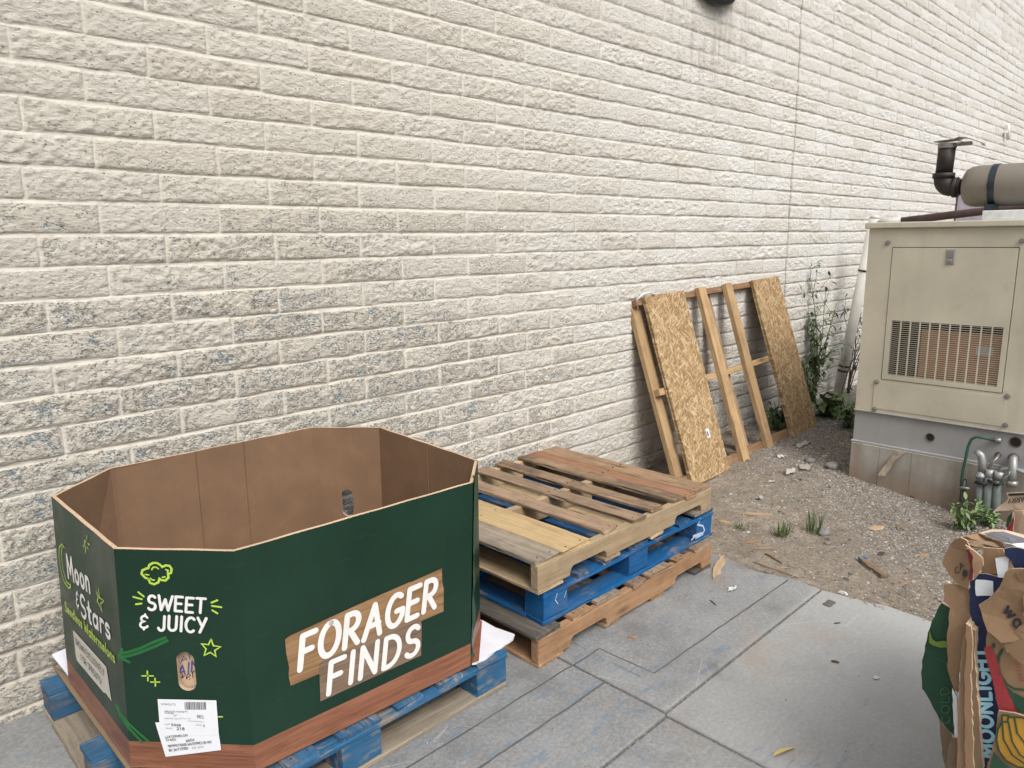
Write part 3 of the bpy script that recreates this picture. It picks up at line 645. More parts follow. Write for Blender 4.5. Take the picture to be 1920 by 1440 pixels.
class Face:
    """a flat printed face: origin, outward normal; sight lines give spots on it"""
    def __init__(s, p0, n, off=.0012): s.p0, s.n, s.off = Vector(p0), Vector(n).normalized(), off
    def hit(s, px, py): return on_plane(px, py, s.p0, s.n)
    def line(s, a, b, top):                 # baseline start, baseline end, top of first letter -> mapper, length, cap height
        A, B, T = s.hit(*a), s.hit(*b), s.hit(*top); ex = (B-A).normalized(); ey = (T-A)-ex*(T-A).dot(ex); sl = (T-A).dot(ex)
        cap = ey.length; ey.normalize()
        return (lambda u, v, l=0: A+ex*u+ey*v+s.n*(s.off+l)), (B-A).length, cap, sl/cap
    def text(s, mb, t, a, b, top, wd, slant=None, **kw):
        P, L, cap, sl = s.line(a, b, top); write(mb, t, P, L, cap, wd*cap, slant=sl if slant is None else slant, **kw)
    def strokes(s, mb, lines, wd):
        e = s.hit(*lines[0][0]); ex = Vector((-s.n.y, s.n.x, 0)).normalized(); ey = s.n.cross(ex)
        P = lambda u, v, l=0: e+ex*u+ey*v+s.n*(s.off+l)
        for ln in lines:
            q = [s.hit(*p)-e for p in ln]; ribbon(mb, [(v.dot(ex), v.dot(ey)) for v in q], wd, P)
    def patch(s, mb, pts, lift=0.): mb.add([s.hit(*p)+s.n*(s.off+lift) for p in pts], [list(range(len(pts)))])

# ------------------------------------------------------------------ watermelon bin: an eight-sided corrugated sleeve on the blue pallet
def bin_build():
    zt, zb = .800, .150
    rim = [(-.092, -.206), (-.089, -.784), (.122, -1.023), (.900, -1.059), (1.080, -.884), (1.117, -.236), (.914, -.022), (.126, -.022)]
    base = [(-.103, -.153), (-.100, -.742), (.135, -1.008), (.884, -1.043), (1.075, -.884), (1.112, -.236), (.914, -.022), (.126, -.022)]
    top = [Vector((x, y, zt)) for x, y in rim]; bot = [Vector((x, y, zb)) for x, y in base]
    root = thing("produce_bin", (.5, -.5, zb), "dark green eight-sided cardboard watermelon bin standing open on a blue pallet", "cardboard bin")
    band = .083; th = .011
    cen = Vector((.5, -.52, 0))
    outer, inner, edge = MB(), MB(), MB()
    mats = [M_GREEN, m_printwood("printed_red_wood", (.36, .155, .085), (.13, .043, .022)), M_KRAFT]
    def nrm(i):
        a, b = top[i], top[(i+1) % 8]; d = (b-a).normalized(); n = Vector((d.y, -d.x, 0))
        return n if n.dot((a+b)/2-cen) > 0 else -n
    N = [nrm(i) for i in range(8)]
    # inner ring = outer ring moved inward along the mitre
    def inset(P, i, d):
        n0, n1 = N[i-1], N[i]; m = (n0+n1).normalized(); return P - m*(d/max(.5, m.dot(n1)))
    ti = [inset(top[i], i, th) for i in range(8)]; bi = [inset(bot[i], i, th) for i in range(8)]
    for i in range(8):
        j = (i+1) % 8
        def pt(u, z, A, B, C, D):             # A,B top, C,D bottom
            t = (z-zb)/(zt-zb); return (C.lerp(A, t)).lerp(D.lerp(B, t), u)
        bw = lambda u, z: N[i]*(.0035*math.sin(math.pi*min(1, max(0, u)))*math.sin(math.pi*(z-zb)/(zt-zb))) if i in (2, 6) else Vector((0, 0, 0))
        po = lambda u, z: pt(u, z, top[i], top[j], bot[i], bot[j])
        pi = lambda u, z: pt(u, z, ti[i], ti[j], bi[i], bi[j])
        W = (top[j]-top[i]).length
        sag = random.Random(i)
        wob = lambda u, z: 0
        if i in (1, 5):
            nn = (top[j]-top[i]).cross(bot[i]-top[i]).normalized(); hp_ = on_plane(*((349.5, 1259) if i == 1 else (653, 941)), (top[i]+top[j]+bot[i]+bot[j])/4, nn)
            cz = hp_.z; tt = (cz-zb)/(zt-zb); la, lb = bot[i].lerp(top[i], tt), bot[j].lerp(top[j], tt); cu = (hp_-la).dot(lb-la)/(lb-la).length_squared
            hw, hh = (.023, .058) if i == 1 else (.026, .060)
            oval = arc(0, hh-hw, hw, hw, 0, 180, 10)+arc(0, -(hh-hw), hw, hw, 180, 360, 10)
            z0 = zb+band; rect = []
            for (x, z) in oval:               # matching point on the panel border
                a = math.atan2(z, x); dx, dz = math.cos(a), math.sin(a)
                s = min(((1-cu)*W/dx) if dx > 1e-6 else (-cu*W/dx) if dx < -1e-6 else 9e9, ((zt-cz)/dz) if dz > 1e-6 else ((z0-cz)/dz) if dz < -1e-6 else 9e9)
                rect.append((cu*W+s*dx, cz+s*dz))
            ov = [(cu*W+x, cz+z) for x, z in oval]
            n = len(ov)
            for mbx, f, ii in ((outer, po, 0), (inner, pi, 0)):
                mbx.cur = 0
                vs = [f(x/W, z) for x, z in rect+ov]
                fs = [(k, (k+1) % n, n+(k+1) % n, n+k) for k in range(n)]
                b = len(mbx.v); mbx.add(vs, fs)
                # fill the corners the radial cut leaves
                for cx_, czc in ((0, z0), (W, z0), (W, zt), (0, zt)):
                    ca = math.atan2(czc-cz, cx_-cu*W) % (2*math.pi)
                    for k in range(n):
                        a0 = math.atan2(rect[k][1]-cz, rect[k][0]-cu*W) % (2*math.pi); a1 = math.atan2(rect[(k+1) % n][1]-cz, rect[(k+1) % n][0]-cu*W) % (2*math.pi)
                        if a1 < a0: a1 += 2*math.pi
                        c_ = ca if ca >= a0 else ca+2*math.pi
                        if a0 < c_ < a1: mbx.add([f(rect[k][0]/W, rect[k][1]), f(cx_/W, czc), f(rect[(k+1) % n][0]/W, rect[(k+1) % n][1])], [(0, 1, 2)])
            edge.add([po(x/W, z) for x, z in ov]+[pi(x/W, z) for x, z in ov], [(k, (k+1) % n, n+(k+1) % n, n+k) for k in range(n)])
            outer.cur = 1; outer.add([po(0, zb), po(1, zb), po(1, z0), po(0, z0)], [(0, 1, 2, 3)])
            inner.add([pi(0, zb), pi(1, zb), pi(1, z0), pi(0, z0)], [(3, 2, 1, 0)])
        else:
            n = 12
            outer.cur = 0
            us = [k/n for k in range(n+1)]
            for k in range(n):
                outer.cur = 0; outer.add([po(us[k], zb+band), po(us[k+1], zb+band), po(us[k+1], zt), po(us[k], zt)], [(0, 1, 2, 3)])
                outer.cur = 1; outer.add([po(us[k], zb), po(us[k+1], zb), po(us[k+1], zb+band), po(us[k], zb+band)], [(0, 1, 2, 3)])
            # inside face creased where the flat sheet was folded
            cr = {6: (.38, .62, .98), 4: (.45,), 2: (.5,), 0: (.5,)}.get(i, ())
            ul = sorted([0, 1]+[c for c in cr]+[c-.006 for c in cr if c < .97]+[c+.006 for c in cr if c < .97])
            d = lambda u: .004 if u in cr else 0
            for a, b in zip(ul[:-1], ul[1:]):
                inner.add([pi(a, zb)+N[i]*d(a), pi(b, zb)+N[i]*d(b), pi(b, zt)+N[i]*d(b), pi(a, zt)+N[i]*d(a)], [(3, 2, 1, 0)])
        # fluted cut edge along the rim: two liners and the wave between
        n = int(W/.006); rg = random.Random(i*5)
        for k in range(n):
            a, b = k/n, (k+1)/n; f = .35+.3*math.sin(k*1.9); dz = -.0012*(k % 2)
            q = [po(a, zt), po(b, zt), pi(b, zt), pi(a, zt)]
            m0 = q[0].lerp(q[3], f)+Vector((0, 0, dz-.001)); m1 = q[1].lerp(q[2], .35+.3*math.sin((k+1)*1.9))+Vector((0, 0, -.0012*((k+1) % 2)-.001))
            up = Vector((0, 0, .0008+.0005*math.sin(k*.21+i)))
            edge.add([q[0]+up, q[1]+up, m1, m0], [(0, 1, 2, 3)]); edge.add([m0, m1, q[2]+up, q[3]+up], [(0, 1, 2, 3)])
        edge.add([po(0, zb), po(1, zb), pi(1, zb), pi(0, zb)], [(3, 2, 1, 0)])
    def fin(mb, name, mat):
        o = under(root, mb.build(name, mat)); bm = bmesh.new(); bm.from_mesh(o.data); bmesh.ops.remove_doubles(bm, verts=bm.verts, dist=.0002); bm.to_mesh(o.data); bm.free(); return o
    fin(outer, "printed_sleeve", mats); fin(inner, "inner_liner", M_KRAFT); fin(edge, "cut_rim", M_EDGE)
    # another sheet stands just behind the hand hole, with its own faded print
    n1 = (top[2]-top[1]).cross(bot[1]-top[1]).normalized(); n1 = n1 if n1.dot(N[1]) > 0 else -n1; e1 = (top[2]-top[1]).normalized()
    hc = on_plane(349.5, 1259, (top[1]+top[2]+bot[1]+bot[2])/4, n1)-n1*.020
    mb = MB(); s = [hc-e1*.05+Vector((0, 0, -.085)), hc+e1*.05+Vector((0, 0, -.085)), hc+e1*.05+Vector((0, 0, .085)), hc-e1*.05+Vector((0, 0, .085))]
    mb.add(s+[v-n1*.004 for v in s], [(0, 1, 2, 3), (7, 6, 5, 4), (0, 4, 5, 1), (1, 5, 6, 2), (2, 6, 7, 3), (3, 7, 4, 0)])
    card = under(root, mb.build("card_behind_hand_hole", M_KRAFT3)); card["label"] = "brown card with blue print seen through the hand hole"
    FC = Face(hc, n1, .001)
    mb = MB(); FC.text(mb, "AN", (338, 1244), (368, 1230), (337, 1233), .13); FC.text(mb, "AIN", (333, 1270), (373, 1254), (334, 1250), .16); FC.text(mb, "WAX", (347, 1294), (371, 1285), (347, 1290), .22)
    FC.text(mb, "BOX", (344, 1299), (371, 1290), (344, 1295), .22)
    o = under(card, mb.build("blue_print", M_BLUEINK)); o.matrix_parent_inverse = Matrix.Identity(4)
    mb = MB(); FC.text(mb, "ten", (341, 1282), (371, 1266), (338, 1262), .09); o = under(card, mb.build("script_print", M_INK)); o.matrix_parent_inverse = Matrix.Identity(4)
    # ---- printing
    FA = Face((top[0]+top[1]+bot[0]+bot[1])/4, (top[1]-top[0]).cross(bot[0]-top[0])); FA.n = FA.n if FA.n.dot(N[0]) > 0 else -FA.n
    FB = Face((top[1]+top[2]+bot[1]+bot[2])/4, (top[2]-top[1]).cross(bot[1]-top[1])); FB.n = FB.n if FB.n.dot(N[1]) > 0 else -FB.n
    FD = Face((top[2]+top[3]+bot[2]+bot[3])/4, (top[3]-top[2]).cross((bot[2]+bot[3])/2-(top[2]+top[3])/2)); FD.n = FD.n if FD.n.dot(N[2]) > 0 else -FD.n
    FD.off = .0015
    from collections import defaultdict
    ms = defaultdict(MB)
    # left panel
    q = lambda x, y: (100+x/4, 960+y/4)       # enlarged crop -> photograph
    FA.text(ms['wh', 'FA'], "Moon", q(112, 485), q(284, 605), q(95, 318), .185, gap=.10)
    FA.text(ms['wh', 'FA'], "&", q(176, 700), q(198, 712), q(170, 598), .15); FA.text(ms['wh', 'FA'], "Stars", q(210, 770), q(436, 955), q(200, 610), .17, gap=.09)
    FA.text(ms['lm', 'FA'], "Seedless Watermelons", q(92, 735), q(470, 1132), q(88, 668), .19, gap=.05)
    FA.strokes(ms['lm', 'FA'], [[q(*p) for p in ((88, 265), (70, 240), (52, 260), (48, 330), (62, 430), (86, 520), (120, 568), (136, 562), (136, 540))], [q(*p) for p in ((72, 262), (66, 330), (80, 430), (104, 520), (134, 548))]], .005)
    FA.strokes(ms['lm', 'FA'], [[q(*p) for p in ((345, 575), (354, 640), (388, 665), (362, 685), (372, 740), (350, 690), (336, 668), (344, 640), (328, 590), (352, 640))]], .005)
    for a in (((258, 178), (258, 205)), ((240, 212), (252, 222)), ((266, 235), (280, 243)), ((250, 255), (248, 300)), ((232, 250), (238, 258)), ((244, 222), (242, 245)), ((262, 262), (268, 275))): FA.strokes(ms['lm', 'FA'], [[q(*p) for p in a]], .005)
    FA.patch(ms['cm', 'FA'], [q(*p) for p in ((150, 888), (160, 892), (400, 1160), (440, 1418), (392, 1352), (385, 1358), (182, 1115), (172, 1085))])
    FA.off = .0026
    FA.text(ms['ink', 'FA'], "GROWN EXCLUSIVELY", q(172, 985), q(396, 1232), q(166, 935), .12, gap=.10); FA.text(ms['ink', 'FA'], "FOR SPROUTS!", q(218, 1110), q(372, 1296), q(213, 1063), .12, gap=.10)
    FA.off = .0012
    # chamfer panel
    FB.text(ms['wh', 'FB'], "SWEET", q(703, 728), q(1140, 755), q(708, 622), .185, gap=.09, jig=.03); FB.text(ms['wh', 'FB'], "&", q(645, 868), q(720, 866), q(645, 776), .18); FB.text(ms['wh', 'FB'], "JUICY", q(785, 882), q(1148, 902), q(790, 775), .185, gap=.10, jig=.03)
    for a in (((640, 600), (680, 632)), ((602, 635), (666, 652)), ((622, 690), (664, 684)), ((1188, 678), (1232, 660)), ((1192, 702), (1262, 712)), ((1195, 735), (1232, 758))): FB.strokes(ms['lm', 'FB'], [[q(*p) for p in a]], .0052)
    cl = [(715, 500), (690, 490), (664, 462), (670, 435), (700, 422), (715, 418), (722, 396), (748, 380), (780, 380), (806, 396), (818, 410), (845, 398), (874, 402), (890, 425), (884, 455), (862, 462), (866, 490), (842, 512), (812, 508), (798, 498), (790, 525), (758, 540), (728, 530), (715, 500)]
    FB.strokes(ms['lm', 'FB'], [[q(*p) for p in cl]], .0062)
    for a in (((740, 430), (752, 412), (775, 412), (790, 424)), ((846, 430), (864, 436), (858, 448)), ((692, 466), (718, 470)), ((730, 495), (745, 508), (760, 508)), ((820, 488), (840, 484))): FB.strokes(ms['lm', 'FB'], [[q(*p) for p in a]], .004)
    st = [(1186, 950), (1202, 1000), (1256, 1008), (1212, 1036), (1222, 1080), (1180, 1050), (1134, 1072), (1148, 1024), (1114, 986), (1166, 992), (1186, 950)]
    FB.strokes(ms['lm', 'FB'], [[q(*p) for p in st]], .0042)
    for a in (((668, 1226), (698, 1226)), ((722, 1226), (752, 1226)), ((708, 1190), (708, 1216)), ((712, 1236), (712, 1262)), ((734, 1272), (758, 1272)), ((774, 1272), (800, 1272)), ((766, 1245), (766, 1264)), ((768, 1280), (768, 1302)), ((1240, 1532), (1270, 1532))): FB.strokes(ms['lm', 'FB'], [[q(*p) for p in a]], .0042)
    FB.strokes(ms['lg', 'FB'], [[q(*p) for p in ((842, 940), (760, 972), (650, 1022), (560, 1050), (500, 1062))], [q(*p) for p in ((856, 962), (760, 1008), (650, 1052), (570, 1076), (496, 1090))], [q(*p) for p in ((516, 1026), (514, 1050), (496, 1074), (530, 1104), (570, 1122))]], .0085)
    p2 = lambda x, y: (60+x/3.84, 1065+y/3.84)
    FB.strokes(ms['lt', 'FB'], [[p2(*p) for p in ((610, 985), (640, 1065), (700, 1150), (760, 1215), (795, 1250))], [p2(*p) for p in ((640, 1050), (700, 1120), (770, 1185), (840, 1245))]], .008)
    # long front panel: two printed boards and the lettering on them
    p3 = lambda x, y: (440+x/3.4286, 1020+y/3.4286)
    wd_ = MB(); FD.patch(wd_, [p3(*p) for p in ((322, 612), (350, 590), (500, 522), (800, 385), (1090, 258), (1118, 245), (1140, 240), (1330, 155), (1333, 240), (1342, 290), (1341, 432), (1210, 488), (545, 832), (358, 910), (345, 850), (348, 790), (330, 700))])
    o = under(root, wd_.build("printed_board", m_printwood("printed_oak", (.40, .245, .125), (.17, .085, .035)))); 
    FD.off = .0022
    wd_ = MB(); FD.patch(wd_, [p3(*p) for p in ((540, 775), (556, 752), (860, 610), (1165, 472), (1190, 474), (1200, 520), (1196, 715), (900, 850), (548, 1010), (545, 900))])
    o = under(root, wd_.build("printed_board", m_printwood("printed_grey_oak", (.29, .20, .135), (.12, .075, .05)))); o["label"] = "printed greyer lower board of the two"
    FD.off = .0032
    FD.text(ms['wh', 'FD'], "FORAGER", p3(400, 808), p3(1292, 398), p3(418, 592), .19, gap=.10, jig=.03); FD.text(ms['wh', 'FD'], "FINDS", p3(583, 962), p3(1180, 692), p3(600, 760), .18, gap=.12, jig=.03)
    nm = {'wh': ("white_lettering", M_WHITE), 'lm': ("lime_drawing", M_LIME), 'lg': ("green_arrow", M_LEAFGREEN), 'cm': ("cream_panel", M_CREAM), 'ink': ("black_lettering", M_INK), 'lt': ("green_stem", M_LEAFGREEN)}
    for (kk, ff), mbx in ms.items(): under(root, mbx.build(*nm[kk]))
    # two stuck-on delivery labels
    FB.off = .0018
    p4 = lambda x, y: (180+x/6.857, 1240+y/6.857)
    lab = MB(); FB.patch(lab, [p4(*p) for p in ((765, 780), (1560, 760), (1612, 1135), (900, 1222))]); o1 = under(root, lab.build("delivery_label", M_PAPER)); o1["label"] = "lower white delivery label, tilted"
    FB.off = .0024
    lab = MB(); FB.patch(lab, [p4(*p) for p in ((797, 478), (1552, 494), (1585, 945), (835, 945))]); o2 = under(root, lab.build("delivery_label", M_PAPER)); o2["label"] = "upper white delivery label with a barcode"
    FB.off = .0030; tx = MB()
    x = 1145; rg = random.Random(4)
    while x < 1425:
        bw = rg.choice((4, 4, 7, 11)); FB.patch(tx, [p4(x, 515), p4(x+bw, 515), p4(x+bw+4, 612), p4(x+4, 612)]); x += bw+rg.choice((4, 6, 9))
    for t, a, b, h, wd in (("SPROUTS", (845, 552), (1032, 556), (843, 530), .13), ("SPROUTS FARMERS", (888, 640), (1185, 646), (887, 624), .16), ("MARKET", (888, 662), (1010, 664), (887, 648), .16), ("SANTA CLARITA CA", (890, 728), (1225, 734), (889, 714), .14),
                         ("5368", (978, 818), (1100, 822), (976, 792), .2), ("218", (1048, 868), (1150, 870), (1046, 838), .2), ("3", (1385, 828), (1408, 828), (1384, 805), .18), ("MIS", (1310, 718), (1395, 722), (1306, 676), .1),
                         ("STORE:", (890, 802), (965, 804), (890, 790), .13), ("PALLETS", (905, 856), (990, 858), (905, 842), .13), ("ROUTE:", (1298, 812), (1375, 814), (1297, 798), .13),
                         ("WATERMELON", (900, 978), (1188, 950), (896, 952), .16), ("STARS", (910, 1014), (1040, 1004), (906, 988), .16), ("60EA", (1168, 1022), (1275, 1012), (1164, 994), .18),
                         ("9899991170028 WATERMELON MO", (935, 1096), (1495, 1038), (930, 1066), .14), ("REC. DATE:7/7/2025", (948, 1146), (1195, 1118), (944, 1118), .14), ("EXP. DATE", (1245, 1112), (1395, 1094), (1242, 1092), .1)):
        FB.text(tx, t, p4(*a), p4(*b), p4(*h), wd, gap=.1)
    FB.strokes(tx, [[p4(1185, 752), p4(1300, 756), p4(1400, 768)], [p4(985, 655), p4(1030, 690), p4(1060, 670), p4(1010, 700)]], .0008)
    o = under(o2, tx.build("label_text", M_INK)); o.matrix_parent_inverse = Matrix.Identity(4)
    # bottom flaps folded out onto the pallet
    def flap(P, name, mat, th_=.006):
        mb = MB(); n = len(P); P = [Vector(p) for p in P]; lo = [p-Vector((0, 0, th_)) for p in P]
        mb.add(P+lo, [list(range(n)), [n+i for i in range(n)][::-1]]+[(i, n+i, n+(i+1) % n, (i+1) % n) for i in range(n)]); return under(root, mb.build(name, mat))
    z = .1475
    rg = random.Random(8)
    A, B = at_z(893, 1243, z+.004), at_z(962, 1198, z); tear = [A.lerp(B, t)+Vector((rg.uniform(-.006, .006), rg.uniform(-.004, .004), rg.uniform(-.004, 0))) for t in (.08, .2, .32, .44, .56, .68, .8, .92)]
    flap([at_z(889, 1160, z+.012), at_z(885, 1244, z+.004), A]+tear+[B, at_z(965, 1189, z), at_z(928, 1176, z+.004), at_z(905, 1163, z+.010)], "bottom_flap", m_card("white_flap", (.66, .66, .70)))
    mb = MB(); f = [at_z(897, 1163, z+.0125), at_z(884, 1244, z+.0055), at_z(898, 1239, z+.0048), at_z(904, 1164, z+.0117)]; mb.add(f, [(0, 1, 2, 3)]); under(root, mb.build("flap_wood_print", mats[1]))
    flap([at_y(97, 1227, -.035), at_y(131, 1212, -.035), at_z(138, 1263, z+.008), at_z(131, 1270, z+.003)], "bottom_flap", bpy.data.materials["white_flap"])
    flap([at_z(92, 1240, z-.008), at_z(131, 1270, z-.003), at_z(262, 1445, z-.003), at_z(240, 1445, z-.008)], "bottom_flap", M_KRAFT4, .004)
    flap([(-.08, -.15, z-.001), (1.09, -.2, z-.001), (1.06, -.86, z-.001), (.88, -1.02, z-.001), (.14, -.98, z-.001), (-.08, -.72, z-.001)], "bin_floor", M_KRAFT)
    # crushed shiny corner on the right
    mb = MB(); rg = random.Random(12); c = []
    for i in range(15):
        t = i/14; zz = zt-.0+.012-(zt-zb)*t*.98; p = top[3].lerp(bot[3], t)
        c.append([Vector((p.x+.004+rg.uniform(0, .003), p.y-.002, zz)), Vector((p.x+.020+rg.uniform(-.006, .008), p.y+.006+rg.uniform(-.004, .004), zz+rg.uniform(-.004, .004))), Vector((p.x+.034+rg.uniform(-.004, .004), p.y+.034+rg.uniform(-.006, .004), zz)), Vector((p.x+.05, p.y+.055, zz))])
    vs = [v for r in c for v in r]; mb.add(vs, [(i*4+j, (i+1)*4+j, (i+1)*4+j+1, i*4+j+1) for i in range(14) for j in range(3)])
    o = under(root, mb.build("crushed_corner", m_print("shiny_green_print", (.03, .07, .04), .16)))
    return root
bin_build()

# ------------------------------------------------------------------ strand-board crate lid leaning on the wall
def leaning_lid():
    B0, B1 = Vector((3.265, -.440, .045)), Vector((5.065, -.446, .098)); T0, T1 = Vector((3.255, -.062, 1.208)), Vector((5.055, -.066, 1.262))
    eu = (B1-B0).normalized(); n = (T0-B0).cross(eu).normalized(); n = n if n.y < 0 else -n; ev = n.cross(eu); ev = ev if ev.z > 0 else -ev
    root = thing("crate_lid", B0, "strand board and pine frame crate lid leaning against the wall", "crate lid")
    Hh, Wd = 1.225, 1.80
    def P(u, v, d=0): return B0+eu*u+ev*v-n*d          # d: depth behind the front face
    def uv(px, py, d=0):
        q = on_plane(px, py, P(0, 0, d), n)-P(0, 0, d); return q.dot(eu), q.dot(ev)
    def stick(name, u0, v0, u1, v1, wid, d, th, mat, seed, **kw):   # runs u0,v0 -> u1,v1 ; wid in the plane, th in depth (front face at d)
        a = P(u0, v0, d+th); ex = (P(u1, v1)-P(u0, v0)); L = ex.length; ex.normalize(); ey = n.cross(ex)
        return plank(name, L, wid, th, mat, frame(a, ex, ey, n), root, seed=seed, wob=.0015, chip=.003, **kw)
    th = .013
    # two strand boards, each of doubled sheets
    for i, (ua, ub) in enumerate((((uv(1210, 562)[0]+uv(1300, 910)[0])/2, (uv(1286, 545)[0]+uv(1369, 893)[0])/2), ((uv(1412, 518)[0]+uv(1486, 826)[0])/2, (uv(1462, 508)[0]+uv(1530, 803)[0])/2))):
        for j, d in enumerate((0, th+.002)):
            o = stick("strand_board" if j == 0 else "under_board", ub, .001+.004*j, ub, Hh-.003*j, ub-ua, d, th, M_OSB if j == 0 else M_OSB2, 700+i*7+j, n=20)
    d0 = 2*th+.004
    # rails on edge running across, front sticks and back sticks up and down
    for i, v in enumerate((.014, .60, Hh-.048)):
        stick("rail", -.05, v, Wd-.01, v, (.062, .042, .042)[i], d0+.001, .040, W_['orange' if i != 1 else 'stud'], 720+i)
    for i, (a, b) in enumerate((((1321, 540), (1394, 868)), ((1367, 526), (1441, 842)))):
        ua = (uv(*a)[0]+uv(*b)[0])/2; stick("front_stick", ua+.045, .005, ua+.045, Hh+.004, .088, d0-.0375, .037, W_['stud'], 730+i)
    stick("front_stick", uv(1409, 518, .02)[0]+.0, .01, uv(1409, 518, .02)[0]+.0, Hh-.004, .03, d0-.010, .010, W_['stud'], 735)
    for i, ua in enumerate((-.055, .78, 1.71)):
        stick("back_stick", ua+.088, .0, ua+.088, Hh-.002, .088, d0+.042, .034, W_['stud' if i == 0 else 'brown'], 740+i)
    # sticker and a scrap of stretch wrap
    mb = MB(); c = uv(1327, 812); vs = [P(c[0]+a, c[1]+b, -.0015) for a, b in ((-.018, -.03), (.018, -.03), (.018, .03), (-.018, .03))]; mb.add(vs, [(0, 1, 2, 3)])
    mb2 = MB(); mb2.add([P(c[0]+a, c[1]+b, -.0025) for a, b in ((-.012, -.02), (.004, -.02), (.004, .012), (-.012, .012))], [(0, 1, 2, 3)])
    o = under(root, mb.build("paper_sticker", M_PAPER)); o2 = mb2.build("sticker_print", M_BLUEINK); under(o, o2); o2.matrix_parent_inverse = Matrix.Identity(4)
    mb = MB(); rg = random.Random(2); q = P(.03, Hh, .03)
    mb.tube([q+Vector((-.05, 0, -.07)), q+Vector((-.065, 0, -.01)), q+Vector((-.03, -.02, .022)), q+Vector((.03, -.03, .03)), q+Vector((.07, -.04, .015)), q+Vector((.10, -.03, .03))], [.004, .007, .009, .006, .007, .002], 8)
    k = NT("clear_wrap"); k.b.inputs["Transmission Weight"].default_value = .5; m = k.done((.8, .82, .84), .3); under(root, mb.build("plastic_wrap", m))
leaning_lid()

